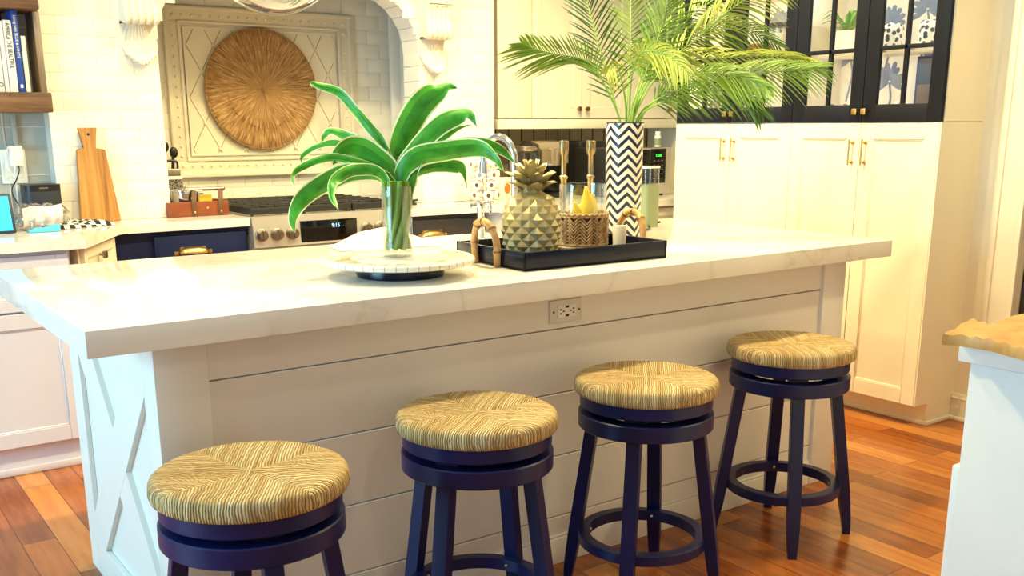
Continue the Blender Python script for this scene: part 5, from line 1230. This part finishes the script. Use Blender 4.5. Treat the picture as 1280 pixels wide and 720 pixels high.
for r_ in range(5):
    for c_ in range(3): mb.box(0.313+c_*0.030, 0.331+c_*0.030, -0.0055, -0.0035, 0.10+r_*0.026, 0.107+r_*0.026)
mb.build('buttons', 'nickel', pn)
p = at(822, 183, 1, 2.42); t = thing('pill_bottle', 'small white bottle with green label on top of the microwave', 'bottle', (p.x, 2.42, hmw+0.001)); h_ = at(822, 164.5, 1, 2.42).z-hmw
MB().lathe([(0, 0), (0.021, 0), (0.022, 0.003), (0.022, h_*0.68), (0.014, h_*0.75), (0, h_*0.75)], seg=20).build('body', 'chalk', t); MB().lathe([(0.0222, h_*0.12), (0.0224, h_*0.12), (0.0224, h_*0.55), (0.0222, h_*0.55)], seg=20).build('label_band', 'sage', t); MB().lathe([(0, h_*0.75), (0.017, h_*0.75), (0.017, h_), (0, h_)], seg=20).build('cap', 'plwhite', t)

# ------------------------------------------------------------------ near peninsula on the right
t = thing('peninsula_cabinet', 'white cabinet end in the right foreground', 'cabinet', (1.40, -1.15, 0))
MB().box(1.40, 3.0, -2.6, -1.15, 0.0, 0.875, 0.002).build('body', 'white', t, True)
MB().box(1.405, 1.9, -1.15, -1.132, 0.03, 0.655, 0.003).build('door', 'white', t, True)
MB().box(1.3975, 1.40, -2.6, -1.183, 0.0, 0.874, 0.001).build('side_panel', 'white', t, True)
o = tag(MB().box(1.383, 3.0, -2.6, -1.132, 0.877, 0.921, 0.003).build('countertop', 'chalk'), 'white counter slab in the right foreground', 'countertop'); rebase(o, (1.383, -1.132, 0.877))
# live-edge board lying on it
zb2 = 0.922
edge = [at(x, y, 2, zb2+0.022) for x, y in ((1178, 417), (1196, 408), (1212, 398.5), (1226, 402), (1238, 404.5), (1250, 401.5), (1264, 396), (1282, 392), (1330, 388), (1420, 430), (1400, 470), (1330, 452), (1284, 437), (1262, 431), (1240, 425), (1222, 422), (1205, 419.5))]
mb = MB(); nE = len(edge); cx = sum((e.x for e in edge))/nE; cy = sum((e.y for e in edge))/nE
Ps = bez(edge+[edge[0]], 120)[:-1]; rows = []
for zz, sc_ in ((0.0, 0.985), (0.006, 0.998), (0.013, 1.0), (0.019, 0.994), (0.022, 0.978)):
    rows.append([Vector((cx+(e.x-cx)*sc_, cy+(e.y-cy)*sc_, zb2+zz+0.002*sin(i*0.9)*(0 < zz < .03))) for i, e in enumerate(Ps)]+[Vector((cx+(Ps[0].x-cx)*sc_, cy+(Ps[0].y-cy)*sc_, zb2+zz))])
mb.grid(rows); mb.bm.faces.new([mb.bm.verts.new(v) for v in rows[-1][:-1]]); mb.bm.faces.new([mb.bm.verts.new(v) for v in rows[0][:-1]][::-1])
o = tag(mb.build('live_edge_board', 'live'), 'tan live edge wooden board lying on the right foreground counter', 'board'); rebase(o, (cx, cy, zb2))

# ------------------------------------------------------------------ pendant globe at the top
pc = atd(340, -76, 2.62); t = thing('pendant_light', 'clear glass globe pendant dipping in at the picture top', 'pendant light', pc); rg = 90/FPX*2.62
MB().lathe([(rg*sin(a), -rg*cos(a)) for a in [pi*k/40 for k in range(0, 37)]], seg=64).build('globe', 'frost', t)
MB().lathe([(0.05, rg*0.98), (0.055, rg*1.0), (0.05, rg*1.08), (0, rg*1.1)], seg=24).build('cap', 'brass', t)
MB().tube([(0, 0, rg*1.08), (0, 0, CEIL-pc.z)], 0.005, 8).build('rod', 'brass', t)
MB().lathe([(0, CEIL-pc.z-0.025), (0.06, CEIL-pc.z-0.022), (0.065, CEIL-pc.z-0.001), (0, CEIL-pc.z-0.001)], seg=24).build('canopy', 'brass', t)
